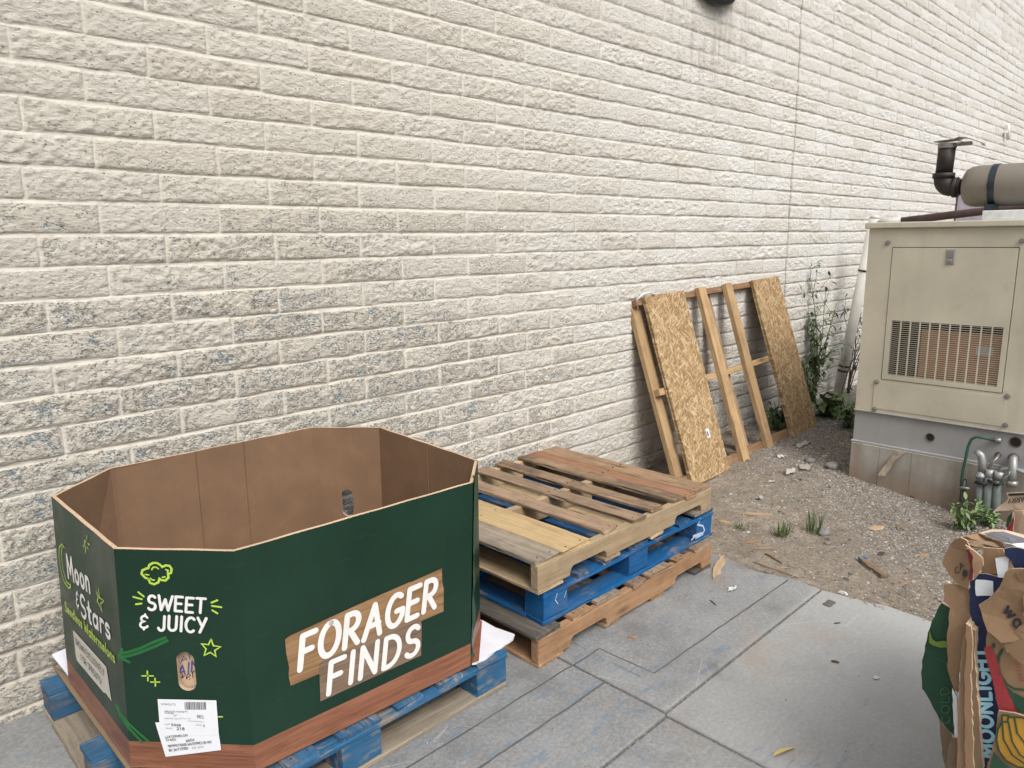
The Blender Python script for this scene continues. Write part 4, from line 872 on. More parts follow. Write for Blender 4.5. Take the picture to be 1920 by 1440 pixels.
# ------------------------------------------------------------------ standby generator on its concrete plinth
GXF = 4.10
M_BEIGE = m_painted_metal("beige_cabinet_paint", (.52, .48, .375), .22, .5); M_SKID = m_painted_metal("grey_skid_paint", (.32, .32, .315), .2, .5)
M_MUF = m_painted_metal("muffler_brown", (.19, .165, .135), .15, .55); M_IRON = plain("sooty_iron", (.035, .027, .026), .6, .4, .4, 14, .2); M_STRAP = plain("dark_strap", (.035, .048, .055), .45, .5, .3, 20)
M_ZINC = plain("galvanised", (.34, .35, .345), .5, .5, .25, 18)
def generator():
    X = GXF; yl, yr = -1.066, -2.16; zb, zt = .497, 1.607; Lx = 1.9
    root = thing("standby_generator", (X+.9, (yl+yr)/2, .3), "beige steel standby generator cabinet with louvred door and muffler on top", "generator")
    A = lambda px, py, d=0: at_x(px, py, X-d)
    dy0, dy1, dz0, dz1 = -1.203, -1.838, .708, 1.500        # door outline (y left, y right)
    vy0, vy1, vz0, vz1 = -1.236, -1.808, .741, 1.070        # louvre outline
    mb = MB(); t = .10                                      # front sheet with the door opening, then the body behind
    mb.box((X, dy0, zb), (X+t, yl, zt)); mb.box((X, yr, zb), (X+t, dy1, zt)); mb.box((X, dy1, zb), (X+t, dy0, dz0)); mb.box((X, dy1, dz1), (X+t, dy0, zt))
    mb.box((X+t+.001, yr, zb), (X+Lx, yl, zt))
    under(root, mb.build("cabinet", M_BEIGE))
    mb = MB(); mb.box((X-.022, yr-.02, zt+.001), (X+Lx+.02, yl+.022, zt+.036)); under(root, mb.build("roof_sheet", M_BEIGE, bevel=.006))
    mb = MB(); g = .004; f = X-.003
    mb.box((f, vy0, dz0+g), (X+.02, dy0-g, dz1-g)); mb.box((f, dy1+g, dz0+g), (X+.02, vy1, dz1-g)); mb.box((f, vy1, vz1), (X+.02, vy0, dz1-g)); mb.box((f, vy1, dz0+g), (X+.02, vy0, vz0))
    door = under(root, mb.build("door", M_BEIGE))
    mb = MB()
    for i in range(27): z = vz0+(vz1-vz0)*(i+.5)/27; mb.box((f+.002, vy1, z-.0014), (f+.0035, vy0, z+.0014))
    for i in range(1, 11): y = vy0+(vy1-vy0)*i/11; mb.box((f+.001, y-.0036, vz0), (f+.006, y+.0036, vz1))
    gl = mb.build("louvre", M_BEIGE); under(door, gl); gl.matrix_parent_inverse = Matrix.Identity(4)
    mb = MB(); mb.box((X+.085, dy1, dz0), (X+.0985, dy0, dz1)); o = mb.build("dark_backing", M_DARK); under(root, o)  # dark panel standing in for the unlit cabinet inside behind the louvre
    mb = MB(); mb.box((X+.034, vy1-.02, vz0-.02), (X+.040, -1.395, vz1-.045)); under(root, mb.build("inner_baffle", plain("rusty_brown_card", (.30, .15, .075), .8, 0, .25, 14)))
    mb = MB(); mb.box((X+.0305, -1.765, .905), (X+.0335, -1.680, .955)); under(root, mb.build("inner_tag", M_ZINC))
    # latch
    la = MB(); c = A(1783, 477); la.box((f-.006, c.y-.022, c.z-.055), (f-.0005, c.y+.022, c.z+.030)); o = la.build("latch", M_ZINC, bevel=.003); under(door, o); o.matrix_parent_inverse = Matrix.Identity(4)
    lb = MB(); lb.box((f-.010, c.y-.015, c.z-.018), (f-.0062, c.y+.015, c.z+.022)); lb.tube([(f-.006, c.y, c.z-.036), (f-.014, c.y, c.z-.036)], .011, 12); o = lb.build("latch_paddle", M_STEEL, bevel=.002); under(door, o); o.matrix_parent_inverse = Matrix.Identity(4)
    # access plate below the door and its bolts
    mb = MB(); mb.box((X-.0035, -1.862, .525), (X-.0005, -1.168, .690)); under(root, mb.build("access_plate", M_BEIGE))
    for p in ((1665, 455), (1916, 452), (1644, 716), (1889, 743), (1640, 767), (1885, 797)):
        b = MB(); c = A(*p); b.tube([(X-.001, c.y, c.z), (X-.006, c.y, c.z)], .014, 14); b.tube([(X-.005, c.y, c.z), (X-.013, c.y, c.z)], .008, 6); under(root, b.build("bolt", M_STEEL))
    # skid
    mb = MB(); mb.box((X+.012, yr, .305), (X+Lx, yl+.004, zb-.001)); mb.box((X-.006, yr, .4945), (X+.0118, yl+.006, .502)); mb.box((X-.014, yr, .293), (X+Lx, yl+.008, .3048)); under(root, mb.build("skid", M_SKID, bevel=.002))
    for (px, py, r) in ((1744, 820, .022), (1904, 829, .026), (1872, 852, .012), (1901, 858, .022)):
        c = at_x(px, py, X+.012); m = MB(); m.tube([(X+.0115, c.y, c.z), (X+.0095, c.y, c.z)], r, 20); m.cur = 1  # dark disc paints the shade of each hole, no opening is cut
        m.tube([(X+.010, c.y+r*1.08*math.cos(a*.3142), c.z+r*1.08*math.sin(a*.3142)) for a in range(21)], .0028, 6, False); under(root, m.build("painted_hole", [M_DARK, plain("rust_ring", (.16, .10, .07), .8)]))
    # muffler with strap, elbow, riser and rain cap
    mx = X+.35; my0, my1 = -1.452, -2.5; mz, r = 1.842, .117
    prof = [(0, .045), (.004, .075), (.018, .100), (.045, .113), (.075, .117)]
    mb = MB(); mb.tube([(mx, my0-a, mz) for a, _ in prof]+[(mx, my1, mz)], [b for _, b in prof]+[r], 40); muf = under(root, mb.build("muffler", M_MUF))
    mb = MB(); mb.tube([(mx, -1.600, mz), (mx, -1.632, mz)], r+.004, 40, False); mb.tube([(mx, -1.632, mz), (mx, -1.633, mz)], [r+.004, r], 40, False); mb.tube([(mx, -1.600, mz), (mx, -1.599, mz)], [r+.004, r], 40, False)
    mb.box((mx-r-.012, -1.628, mz-.012), (mx-r+.006, -1.600, mz+.008)); mb.box((mx-.055, -1.632, mz-r-.045), (mx+.055, -1.600, mz-r+.02)); mb.box((mx-r+.02, -1.640, mz-r-.040), (mx-r+.06, -1.592, mz-r+.01))
    o = mb.build("strap", M_STRAP); under(muf, o); o.matrix_parent_inverse = Matrix.Identity(4)
    yv = -1.340; bend = [(mx, my0+.01, mz), (mx, my0+.045, mz)]+[(mx, yv-.055+.055*math.sin(R(a))*1.0, mz+.055*(1-math.cos(R(a)))) for a in (10, 25, 40, 55, 70, 85, 90)]+[(mx, yv, 1.925)]
    mb = MB(); mb.tube(bend, [.047, .047]+[.052]*8, 22); mb.tube([(mx, my0+.030, mz), (mx, my0+.055, mz)], .059, 22); mb.tube([(mx, yv, 1.900), (mx, yv, 1.928)], .060, 22); under(root, mb.build("exhaust_elbow", M_IRON))
    mb = MB(); mb.tube([(mx, yv, 1.926), (mx, yv-.004, 2.088)], .046, 22); ris = under(root, mb.build("exhaust_riser", M_IRON))
    mb = MB(); mb.tube([(mx, yv-.004, 2.070), (mx, yv-.004, 2.098)], .050, 22, False); mb.box((mx-.020, yv-.130, 2.078), (mx+.020, yv-.05, 2.098))
    mb.tube([(mx-.045, yv-.072, 2.090), (mx+.045, yv-.072, 2.090)], .007, 8)
    bl = [(yv+.058, 2.108), (yv-.05, 2.112), (yv-.075, 2.122), (yv-.105, 2.118), (yv-.185, 2.082), (yv-.192, 2.070)]
    vs = [(mx+s*(.052 if i < 3 else .036), y, z+d) for d in (0, .004) for i, (y, z) in enumerate(bl) for s in (-1, 1)]; n = len(bl)*2
    mb.add(vs, [(i*2, i*2+1, i*2+3, i*2+2) for i in range(len(bl)-1)]+[(n+i*2+2, n+i*2+3, n+i*2+1, n+i*2) for i in range(len(bl)-1)]+[(i*2, i*2+2, n+i*2+2, n+i*2) for i in range(len(bl)-1)]+[(i*2+3, i*2+1, n+i*2+1, n+i*2+3) for i in range(len(bl)-1)])
    o = mb.build("rain_cap", plain("weathered_alloy", (.22, .21, .185), .45, .6, .35, 25)); under(root, o)
    mb = MB(); c0 = at_x(1842, 395, X+.17); mb.box((X+.17, -2.3, 1.6435), (X+.62, c0.y, c0.z)); under(root, mb.build("muffler_bracket", plain("white_bracket", (.62, .64, .64), .5), bevel=.004))
    return root
generator()
k = NT("stained_pad_concrete"); P_ = k.co(); Zc = k.sep(P_)[2]; nn = k.noise(P_, 5, 6, .6); vs_ = k.noise(k.map(P_, (12, 12, .7)), 1, 4)
c = k.ramp(nn, [(.3, (.24, .225, .195)), (.7, (.38, .36, .32))]); c = k.mix(k.math('MULTIPLY', k.ramp(vs_, [(.45, 0.), (.65, 1.)]), .5), c, (.20, .145, .10)); c = k.mix(k.math('MULTIPLY', k.rng(Zc, .22, .02), .55), c, (.225, .135, .075))
M_PAD = k.done(c, .9, k.bump(k.noise(P_, 60, 5, .7), .4, .005))
mb = MB(); x0 = GXF-.028
for a, b in ((-1.07, -1.238), (-1.2395, -1.42), (-1.4215, -1.70), (-1.7015, -2.2)): mb.box((x0, b, -.25), (x0+2.0, a, .292))
tag(mb.build("concrete_plinth", M_PAD, bevel=.0015), "rust stained concrete plinth under the beige generator", "plinth")

# conduits, earth rod and hose at the foot of the generator
def tube_thing(name, segs, mat, label, cat, group=None, parts=()):
    mb = MB()
    for pts, r in segs: mb.tube(pts, r, 14)
    p0 = Vector(segs[0][0][0]); o = mb.build(name, mat, loc=p0); tag(o, label, cat, group)
    for nm, segs2, m2 in parts:
        q = MB()
        for pts, r in segs2: q.tube(pts, r, 14)
        c = q.build(nm, m2, loc=p0); c.location = (0, 0, 0); c.parent = o
    return o
M_PIPE = plain("green_grey_conduit", (.155, .185, .17), .65, .1, .25, 14, .15); M_GHOSE = plain("green_cable", (.025, .085, .06), .6, 0, .4, 20)
xc = GXF-.085
def pc(px, py, d=0): return at_x(px, py, xc-d)
b1, t1 = pc(1836, 962), pc(1842, 890)
tube_thing("conduit_pipe", [([b1-Vector((0, 0, .1)), pc(1838, 905)], .020)], M_PIPE, "grey green conduit with a curved elbow top, nearest the green cable", "conduit", "conduits rising by the plinth",
           [("coupling", [([pc(1838, 906), pc(1840, 884)], .021), ([pc(1839, 896), pc(1839, 889)], .026)], M_ZINC), ("elbow", [([pc(1841, 886), pc(1842, 864), pc(1839, 853), pc(1834, 849), pc(1832, 851)], .020)], M_ZINC), ("clamp", [([pc(1828, 904, .03), pc(1850, 908, .03)], .008)], M_IRON)])
tube_thing("conduit_pipe", [([pc(1851, 966)-Vector((0, 0, .1)), pc(1855, 895)], .024)], M_PIPE, "middle conduit of the three by the plinth with a thin cable leaving its top", "conduit", "conduits rising by the plinth",
           [("coupling", [([pc(1855, 897), pc(1856, 880)], .022)], M_ZINC), ("cable", [([pc(1854, 880), pc(1860, 868), pc(1868, 860), at_x(1873, 852, GXF)], .008)], M_STEEL), ("clamp", [([pc(1852, 900, .03), pc(1866, 906, .03)], .008)], M_IRON)])
tube_thing("conduit_pipe", [([pc(1866, 958)-Vector((0, 0, .1)), pc(1873, 893)], .022)], M_PIPE, "right conduit of the three by the plinth with a wire and ring clamp", "conduit", "conduits rising by the plinth",
           [("coupling", [([pc(1872, 899), pc(1874, 884)], .025)], M_ZINC), ("flex_run", [([pc(1874, 886), pc(1880, 879), pc(1900, 878), pc(1925, 888), pc(1945, 896)], .011)], M_ZINC), ("wire", [([pc(1877, 904, .02), pc(1884, 896, .02), pc(1892, 890, .02), pc(1893, 884, .02)], .004)], M_ZINC), ("clamp", [([pc(1864, 910, .03), pc(1880, 907, .03)], .007)], M_IRON)])
tube_thing("drain_pipe", [([at_x(1901, 858, GXF+.01), pc(1900, 862), pc(1899, 884), pc(1898, 900)], .021)], M_ZINC, "short grey drop pipe hanging from a hole in the generator skid", "pipe", None, [("end_cap", [([pc(1898, 901), pc(1898, 912)], .028)], M_STEEL)])
rod = tube_thing("earth_rod", [([pc(1802, 950)-Vector((0, 0, .15)), pc(1808, 899)], .014)], M_BLACK, "black earth rod standing in the gravel with a clamp", "earth rod", None, [("clamp", [([pc(1799, 914, .02), pc(1818, 916, .02)], .007), ([pc(1804, 917), pc(1805, 912)], .018)], M_STEEL)])
tube_thing("earth_cable", [([pc(1802, 917, .01), pc(1803, 900), pc(1806, 880), pc(1811, 858), pc(1815, 838), pc(1821, 824), pc(1830, 819), pc(1845, 821), at_x(1866, 826, GXF)], .008)], M_GHOSE, "green insulated cable bending from the earth rod to the skid", "cable", None, [("lug", [([at_x(1862, 825, GXF), at_x(1878, 826, GXF)], .014)], M_STEEL)])
def arcpts(pts, n=14):                        # smooth polyline
    o = []; P = [Vector(p) for p in pts]; P = [P[0]*2-P[1]]+P+[P[-1]*2-P[-2]]
    for i in range(1, len(P)-2):
        for k_ in range(n):
            t = k_/n; a, b, c, d = P[i-1:i+3]; o.append(.5*((2*b)+(c-a)*t+(2*a-5*b+4*c-d)*t*t+(3*b-a-3*c+d)*t**3))
    return o+[P[-2]]
# curved slat propped on the plinth
mb = MB(); pts = arcpts([at_x(1653, 892, GXF-.10), at_x(1664, 876, GXF-.06), at_x(1676, 860, GXF-.045), at_x(1690, 850, GXF-.035)], 6)
for s_ in range(len(pts)-1):
    a, b = pts[s_], pts[s_+1]; mb.add([a+Vector((0, -.022, .004)), a+Vector((0, .022, -.004)), b+Vector((0, .018, -.004)), b+Vector((0, -.018, .004)), a+Vector((.006, -.022, .012)), a+Vector((.006, .022, .004)), b+Vector((.006, .018, .004)), b+Vector((.006, -.018, .012))], [(0, 1, 2, 3), (7, 6, 5, 4), (0, 4, 5, 1), (2, 6, 7, 3), (1, 5, 6, 2), (0, 3, 7, 4)])
tag(mb.build("bent_stick", W_["raw"]), "bent grey brown stick propped against the concrete plinth", "stick")

# ------------------------------------------------------------------ chain-link fence behind the generator, its end post leaning
M_POST = plain("painted_post", (.60, .585, .53), .6, 0, .12, 9, .1); M_RAIL = plain("brown_rail", (.11, .065, .06), .6, 0, .3, 14)
fx = 6.30
fr = thing("chain_link_fence", (fx, -.1, .0), "chain link fence behind the generator with its cream end post leaning over", "fence")
pb, pt_ = Vector((fx, -.085, -.05)), at_x(1640, 410, fx)
mb = MB(); mb.tube([pb, pt_], .045, 20); mb.tube([pt_, pt_+(pt_-pb).normalized()*.03], [.045, .03], 20); under(fr, mb.build("end_post", M_POST))
for t in (.22, .245, .74): b = MB(); c = pb.lerp(pt_, t); b.tube([c, c+(pt_-pb).normalized()*.016], .0485, 20); under(fr, b.build("tension_band", M_IRON))
r0, r1 = at_x(1647, 420, fx), at_x(1925, 386, fx); r2 = r0+(r1-r0)*2.2
mb = MB(); mb.tube([r0.lerp(r1, .17), r2], .032, 14); under(fr, mb.build("top_rail", M_RAIL))
mb = MB(); mb.tube([r0, r0.lerp(r1, .175)], .037, 14); under(fr, mb.build("rail_sleeve", M_POST))
mb = MB(); n_ = 34
for i in range(n_):                           # diamond wires in two directions
    for sgn in (1, -1):
        y0 = r0.y-.02-i*.085; a = Vector((fx, y0, 1.68)); pts = [Vector((fx+(.006 if (q % 2) else -.006), y0-.0425*(q % 2 if sgn > 0 else -(q % 2)), min(1.62-.05*q, 9)+max(0, (r0.y-y0)*.09))) for q in range(31)]
        mb.tube(pts, .0024, 4, False)
under(fr, mb.build("chain_link_mesh", M_ZINC))
# pale cabinet far along the wall and small fittings on it
mb = MB(); a = at_y(1790, 352, 0); mb.box((9.72, -1.1, 0), (10.6, -.02, 2.06)); mb.box((9.70, -1.12, 2.061), (10.62, -.015, 2.10))
tag(mb.build("wall_cabinet", plain("lavender_grey_paint", (.40, .37, .43), .6), bevel=.01), "pale lavender cabinet standing by the wall beyond the chain link fence", "cabinet")
mb = MB(); a, b = at_y(1890, 232, -.05), at_y(1890, 262, -.05); mb.tube([a, b], .022, 12); mb.box((a.x-.03, -.05, (a.z+b.z)/2-.02), (a.x+.03, -.005, (a.z+b.z)/2+.02))
tag(mb.build("wall_pipe", plain("white_pvc", (.8, .8, .79), .4)), "short white pipe fixed high on the far wall", "pipe")
# wall lamp over the lid
def wall_lamp():
    c = at_y(1366, -54, -.12); root = thing("wall_lamp", (c.x, 0, c.z), "dark bulkhead lamp on the wall above the leaning crate lid", "wall lamp")
    mb = MB(); prof = []
    for i in range(9): a = i/8*math.pi/2; prof.append((math.sin(a), math.cos(a)))
    n = 28; rings = []
    for (s_, c_) in prof: rings.append([Vector((c.x+.21*s_*math.cos(2*math.pi*k/n), -.015-.19*c_ if c_ > 0 else -.015, c.z+.13*s_*math.sin(2*math.pi*k/n))) for k in range(n)])
    mb.add([v for q in rings for v in q], [(i*n+k, i*n+(k+1) % n, (i+1)*n+(k+1) % n, (i+1)*n+k) for i in range(8) for k in range(n)], True); under(root, mb.build("lens", plain("smoked_lens", (.10, .12, .12), .25, 0, .3, 12)))
    mb = MB(); mb.tube([(c.x+.235*math.cos(2*math.pi*k/40), -.045, c.z+.155*math.sin(2*math.pi*k/40)) for k in range(41)], .036, 10, False); under(root, mb.build("rim", plain("lamp_bronze", (.018, .02, .024), .4, .3)))
    mb = MB(); mb.box((c.x-.21, -.02, c.z-.13), (c.x+.21, -.003, c.z+.13)); under(root, mb.build("back_plate", bpy.data.materials["lamp_bronze"], bevel=.01))
wall_lamp()

# ------------------------------------------------------------------ plants
M_STEM = plain("weed_stem", (.10, .115, .05), .7, 0, .3, 40, 0); M_DRYSTEM = plain("dry_stem", (.13, .105, .07), .8, 0, .3, 40, 0)
M_LF = m_leaf("weed_leaf", (.055, .095, .03), (.11, .165, .055)); M_LF2 = m_leaf("bright_leaf", (.10, .17, .055), (.20, .29, .11)); M_LF3 = m_leaf("olive_leaf", (.06, .08, .025), (.13, .145, .05)); M_GRASS = m_leaf("grass_blade", (.06, .10, .03), (.12, .17, .055))
def leaf(mb, p, d, up, L, W, curl=.2, n=4):
    """pointed leaf blade of 2 x n faces, folded along its rib"""
    d = d.normalized(); s = d.cross(up)
    s = s.normalized() if s.length > 1e-4 else Vector((1, 0, 0)); nn = s.cross(d); rib = []; a = []; b = []
    for i in range(n+1):
        t = i/n; w_ = W*math.sin(math.pi*min(.98, t*.86+.06))*(1-.25*t); q = p+d*L*t-nn*curl*L*t*t
        rib.append(q); a.append(q+s*w_*.5+nn*w_*.18); b.append(q-s*w_*.5+nn*w_*.18)
    mb.add(rib+a+b, [f for i in range(n) for f in ((i, i+1, n+2+i, n+1+i), (i+1, i, 2*n+2+i, 2*n+3+i))], True)
def rv(rg, z=0.): v = Vector((rg.uniform(-1, 1), rg.uniform(-1, 1), rg.uniform(-1, 1)+z)); return v.normalized() if v.length > .05 else Vector((0, 0, 1))
def weed(name, base, h, stems, nleaf, lsize, mats, label, cat, seed, spread=.15, lean=(0, 0), group=None, branch=2, lw=.5, top=1.0, flower=None):
    rg = random.Random(seed); base = Vector(base); root = thing(name, base, label, cat, group); st, lf = MB(), MB(); fl = MB()
    for i in range(stems):
        a = rg.uniform(0, 6.28); hh = h*rg.uniform(.6, 1) if i else h; q = base+Vector((rg.uniform(-.02, .02), rg.uniform(-.02, .02), -.02)); pts = [q]; v = Vector((math.cos(a)*spread+lean[0], math.sin(a)*spread*.6+lean[1], 1)).normalized(); n = 8
        for k_ in range(n): v = (v+Vector((rg.uniform(-.12, .12), rg.uniform(-.12, .12), .03))).normalized(); q = q+v*hh/n; q.y = min(q.y, -.025); pts.append(q.copy())
        st.tube(pts, [.0045*(1-.8*k_/n)+.0012 for k_ in range(n+1)], 5)
        tips = [pts]
        for b in range(branch):
            k0 = rg.randint(2, n-1); q = pts[k0].copy(); v = rv(rg, .8); bp = [q]
            for _ in range(4): v = (v+Vector((rg.uniform(-.2, .2), rg.uniform(-.2, .2), .1))).normalized(); q = q+v*hh*.07; q.y = min(q.y, -.02); bp.append(q.copy())
            st.tube(bp, [.0022, .002, .0016, .0012, .0008], 4); tips.append(bp)
        for _ in range(nleaf):
            tp = rg.choice(tips[:1]*2+tips); t = rg.random()**(1/top)*(len(tp)-1); i0 = min(int(t), len(tp)-2); p = tp[i0].lerp(tp[i0+1], t-i0); d = rv(rg, .15); d.y = -abs(d.y) if p.y > -.08 else d.y
            L = lsize*rg.uniform(.45, 1.15); leaf(lf, p+d*.006, d, Vector((rg.uniform(-.3, .3), rg.uniform(-.3, .3), 1)), L, L*lw, rg.uniform(.1, .5))
        if flower:
            p = pts[-1]
            for _ in range(7): leaf(fl, p, rv(rg, .5), Vector((0, 0, 1)), .022, .014, .2, 3)
    under(root, st.build("stem", mats[0])); under(root, lf.build("leaves", mats[1]))
    if flower: under(root, fl.build("flower", plain("purple_petal", (.16, .03, .17), .6, 0, .2, 40, 0)))
    return root
gz = lambda x, y: float(dirt_h(np.array(x), np.array(y)))-.004
def on_dirt(px, py):                         # meet the dirt surface
    z = .0
    for _ in range(6): p = at_z(px, py, z); z = gz(p.x, p.y)
    return Vector((p.x, p.y, z))
pl = at_y(1522, 785, -.10); weed("tall_weed", (pl.x, -.10, gz(pl.x, -.1)), 1.12, 8, 52, .058, (M_STEM, M_LF), "tall green weed growing against the wall at the right end of the crate lid", "weed", 3, .10, (.03, 0), "weeds by the wall", 7)
pl = at_y(1590, 772, -.12); weed("tall_weed", (pl.x, -.12, gz(pl.x, -.1)), .92, 8, 26, .040, (M_DRYSTEM, M_LF3), "wiry half dry weed between the leaning fence post and the generator", "weed", 5, .16, (.06, 0), "weeds by the wall", 5)
pl = at_y(1572, 770, -.2); weed("flowering_weed", (pl.x, -.20, gz(pl.x, -.2)), .62, 1, 6, .03, (M_DRYSTEM, M_LF3), "thin weed with one purple flower in front of the leaning fence post", "weed", 6, .03, (.03, 0), None, 1, flower=True)
pl = at_y(1512, 800, -.16); weed("leafy_weed", (pl.x, -.16, gz(pl.x, -.1)), .50, 10, 30, .045, (M_STEM, M_LF), "bushy dark weed at the foot of the wall beside the lid's right board", "weed", 9, .35, (0, 0), "weeds by the wall", 3)
p = on_dirt(1552, 782); weed("broadleaf_weed", p, .24, 12, 7, .12, (M_STEM, M_LF2), "broad leaved bright green weed at the base of the leaning fence post", "weed", 11, .55, (0, 0), None, 0, .8)
p = on_dirt(1592, 800); weed("leafy_weed", p, .26, 11, 20, .055, (M_STEM, M_LF2), "low green weed at the left foot of the generator plinth", "weed", 13, .6, (0, 0), "weeds by the wall", 2)
p = on_dirt(1456, 806); weed("leafy_weed", p, .24, 8, 16, .06, (M_STEM, M_LF), "dark leafy weed seen through the crate lid beside its right board", "weed", 15, .5, (0, 0), "weeds by the wall", 2)
p = on_dirt(1812, 992); weed("leafy_weed", p, .22, 12, 15, .04, (M_STEM, M_LF2), "bright green weed in the gravel by the earth rod", "weed", 17, .8, (-.1, .1), None, 3)
p = on_dirt(1848, 985); weed("leafy_weed", p, .15, 9, 13, .036, (M_STEM, M_LF2), "smaller green weed in the gravel in front of the conduits", "weed", 18, .8, (0, 0), None, 2)
def tuft(name, p, h, n, mat, label, seed, spread=.5):
    rg = random.Random(seed); mb = MB(); p = Vector(p)
    for _ in range(n): a = rg.uniform(0, 6.28); leaf(mb, p+Vector((rg.uniform(-.03, .03), rg.uniform(-.03, .03), -.004)), Vector((math.cos(a)*spread*rg.random(), math.sin(a)*spread*rg.random(), 1)), Vector((math.cos(a), math.sin(a), .1)), h*rg.uniform(.5, 1), .007, rg.uniform(-.3, .4), 4)
    tag(mb.build(name, mat), label, "grass tuft", "small tufts in the dirt")
tuft("grass_tuft", on_dirt(1465, 1004), .085, 46, M_GRASS, "low spreading grass tuft in the bare dirt", 3, 1.0)
tuft("grass_tuft", on_dirt(1525, 1000), .15, 30, M_GRASS, "upright taller grass tuft beside a round stone in the dirt", 4, .35)
tuft("grass_tuft", on_dirt(1392, 992), .05, 18, M_GRASS, "tiny sparse grass tuft near the pallet stack", 5, .6)

# ------------------------------------------------------------------ gravel, chips and litter
def rock(mb, p, s, rg, flat=.6):
    a = [Vector((1, 0, 0)), Vector((-1, 0, 0)), Vector((0, 1, 0)), Vector((0, -1, 0)), Vector((0, 0, 1)), Vector((0, 0, -1))]
    Rm = Matrix.Rotation(rg.uniform(0, 6.28), 3, 'Z') @ Matrix.Rotation(rg.uniform(-.5, .5), 3, 'X')
    vs = []
    for v in a:
        v = v*s*rg.uniform(.6, 1.2); v.z *= flat; vs.append(Vector(p)+Rm @ v)
    mb.add(vs, [(0, 2, 4), (2, 1, 4), (1, 3, 4), (3, 0, 4), (2, 0, 5), (1, 2, 5), (3, 1, 5), (0, 3, 5)])
rg = random.Random(21); mb = MB(); cnt = 0
for _ in range(90000):
    if cnt >= 20000: break
    x = rg.uniform(2.56, 5.6); y = rg.uniform(-2.35, -.15)
    dens = min(1, max(.14, (x-.9*y-3.5)/1.2))*(.35+.9*float(vnoise(np.array(x*2.3), np.array(y*2.3), 40)))
    if rg.random() > dens or (x > GXF-.02 and y < -1.05): continue
    s = rg.choice((.0035, .004, .005, .006, .0075)) if rg.random() < .985 else rg.uniform(.010, .018)
    mb.cur = rg.choice((0, 0, 0, 1, 1, 2, 3)); rock(mb, (x, y, gz(x, y)+s*.1), s, rg); cnt += 1
tag(mb.build("gravel", [plain("gravel_grey", (.20, .19, .175), .9, 0, .3, 60, 0), plain("gravel_tan", (.26, .215, .17), .9, 0, .3, 60, 0), plain("gravel_pale", (.46, .44, .41), .9, 0, .2, 60, 0), plain("gravel_dark", (.10, .092, .085), .9, 0, .3, 60, 0)]), kind="stuff")
mb = MB()
for _ in range(1300):                         # straw and bark shreds
    x = 2.57+abs(rg.gauss(0, .5)) if rg.random() < .6 else rg.uniform(2.6, 4.4); y = rg.uniform(-2.35, -.3)
    if x > GXF-.05 and y < -1.05: continue
    L = rg.uniform(.008, .04); a = rg.uniform(0, 6.28); z = gz(x, y)+.003; mb.cur = rg.choice((0, 1, 2)); d = Vector((math.cos(a), math.sin(a), rg.uniform(-.1, .2)))*L; s = Vector((-math.sin(a), math.cos(a), 0))*rg.uniform(.0008, .002); p = Vector((x, y, z))
    mb.add([p-s, p+s, p+d+s*.4, p+d-s*.4, p+Vector((0, 0, .0015)), p+d+Vector((0, 0, .001))], [(0, 1, 2, 3), (0, 4, 5, 3), (1, 2, 5, 4)])
tag(mb.build("straw_litter", [plain("straw", (.42, .34, .21), .9, 0, .2, 40, 0), plain("bark_shred", (.22, .14, .085), .9, 0, .2, 40, 0), plain("grey_shred", (.25, .23, .20), .9, 0, .2, 40, 0)]), kind="stuff")
mb = MB()
for _ in range(260):                          # grit and crumbs on the slab
    x = rg.uniform(-.3, 2.5); y = rg.uniform(-2.6, -1.0); s = rg.choice((.0012, .0015, .002, .003)); mb.cur = rg.choice((0, 1, 1, 2)); rock(mb, (x, y, s*.3), s, rg)
tag(mb.build("slab_grit", [bpy.data.materials["gravel_grey"], bpy.data.materials["gravel_dark"], plain("white_crumb", (.7, .69, .66), .8, 0, .1, 40, 0)]), kind="stuff")

M_CHIP = m_wood("wood_chip", (.50, .375, .235), (.30, .20, .11), .2, .25, knots=False); M_CHIPD = m_wood("wood_chip_dull", (.38, .28, .18), (.2, .14, .09), .3, .25, knots=False); M_CHIPO = plain("orange_chip", (.33, .19, .105), .8, 0, .2, 40)
M_PLAST = plain("white_scrap", (.60, .60, .57), .5, 0, .1, 30)
def sliver(name, a, b, wid, th, mat, label, cat, group=None, taper=(.3, .15), lift=.002):
    """splintered strip from a to b, split ends"""
    a, b = Vector(a), Vector(b); d = b-a; L = d.length; ex = d.normalized(); ey = Vector((0, 0, 1)).cross(ex).normalized(); ez = ex.cross(ey); rg = random.Random(int(abs(a.x*997+a.y*331)*100)); n = 8; vs = []
    for i in range(n+1):
        t = i/n; w_ = wid*min(1, taper[0]+t*3, taper[1]+(1-t)*3)*rg.uniform(.8, 1.1)*.5; o = ey*rg.uniform(-.12, .12)*wid; h = th*min(1, .4+t*3, .4+(1-t)*3)
        for s, z in ((-1, 0), (1, 0), (.8, h), (-.8, h)): vs.append(Vector((t*L, s*w_+o.dot(ey), z)))
    fs = [(i*4+j, (i+1)*4+j, (i+1)*4+(j+1) % 4, i*4+(j+1) % 4) for i in range(n) for j in range(4)]+[(3, 2, 1, 0), (n*4, n*4+1, n*4+2, n*4+3)]
    me = bpy.data.meshes.new(name); me.from_pydata(vs, [], fs); bm = bmesh.new(); bm.from_mesh(me); bmesh.ops.recalc_face_normals(bm, faces=bm.faces); bm.to_mesh(me); bm.free()
    o = link(name, me, mat); o.matrix_basis = frame(a+Vector((0, 0, lift)), ex, ey, ez); return tag(o, label, cat, group)
D = on_dirt; S0 = lambda px, py: at_z(px, py, 0)
GS = "wood scraps on the ground"
sliver("wood_splinter", S0(1337, 1086), S0(1357, 1042), .042, .008, M_CHIP, "large pale pointed wood splinter on the concrete by the pallet stack", "wood scrap", GS, (.2, .1))
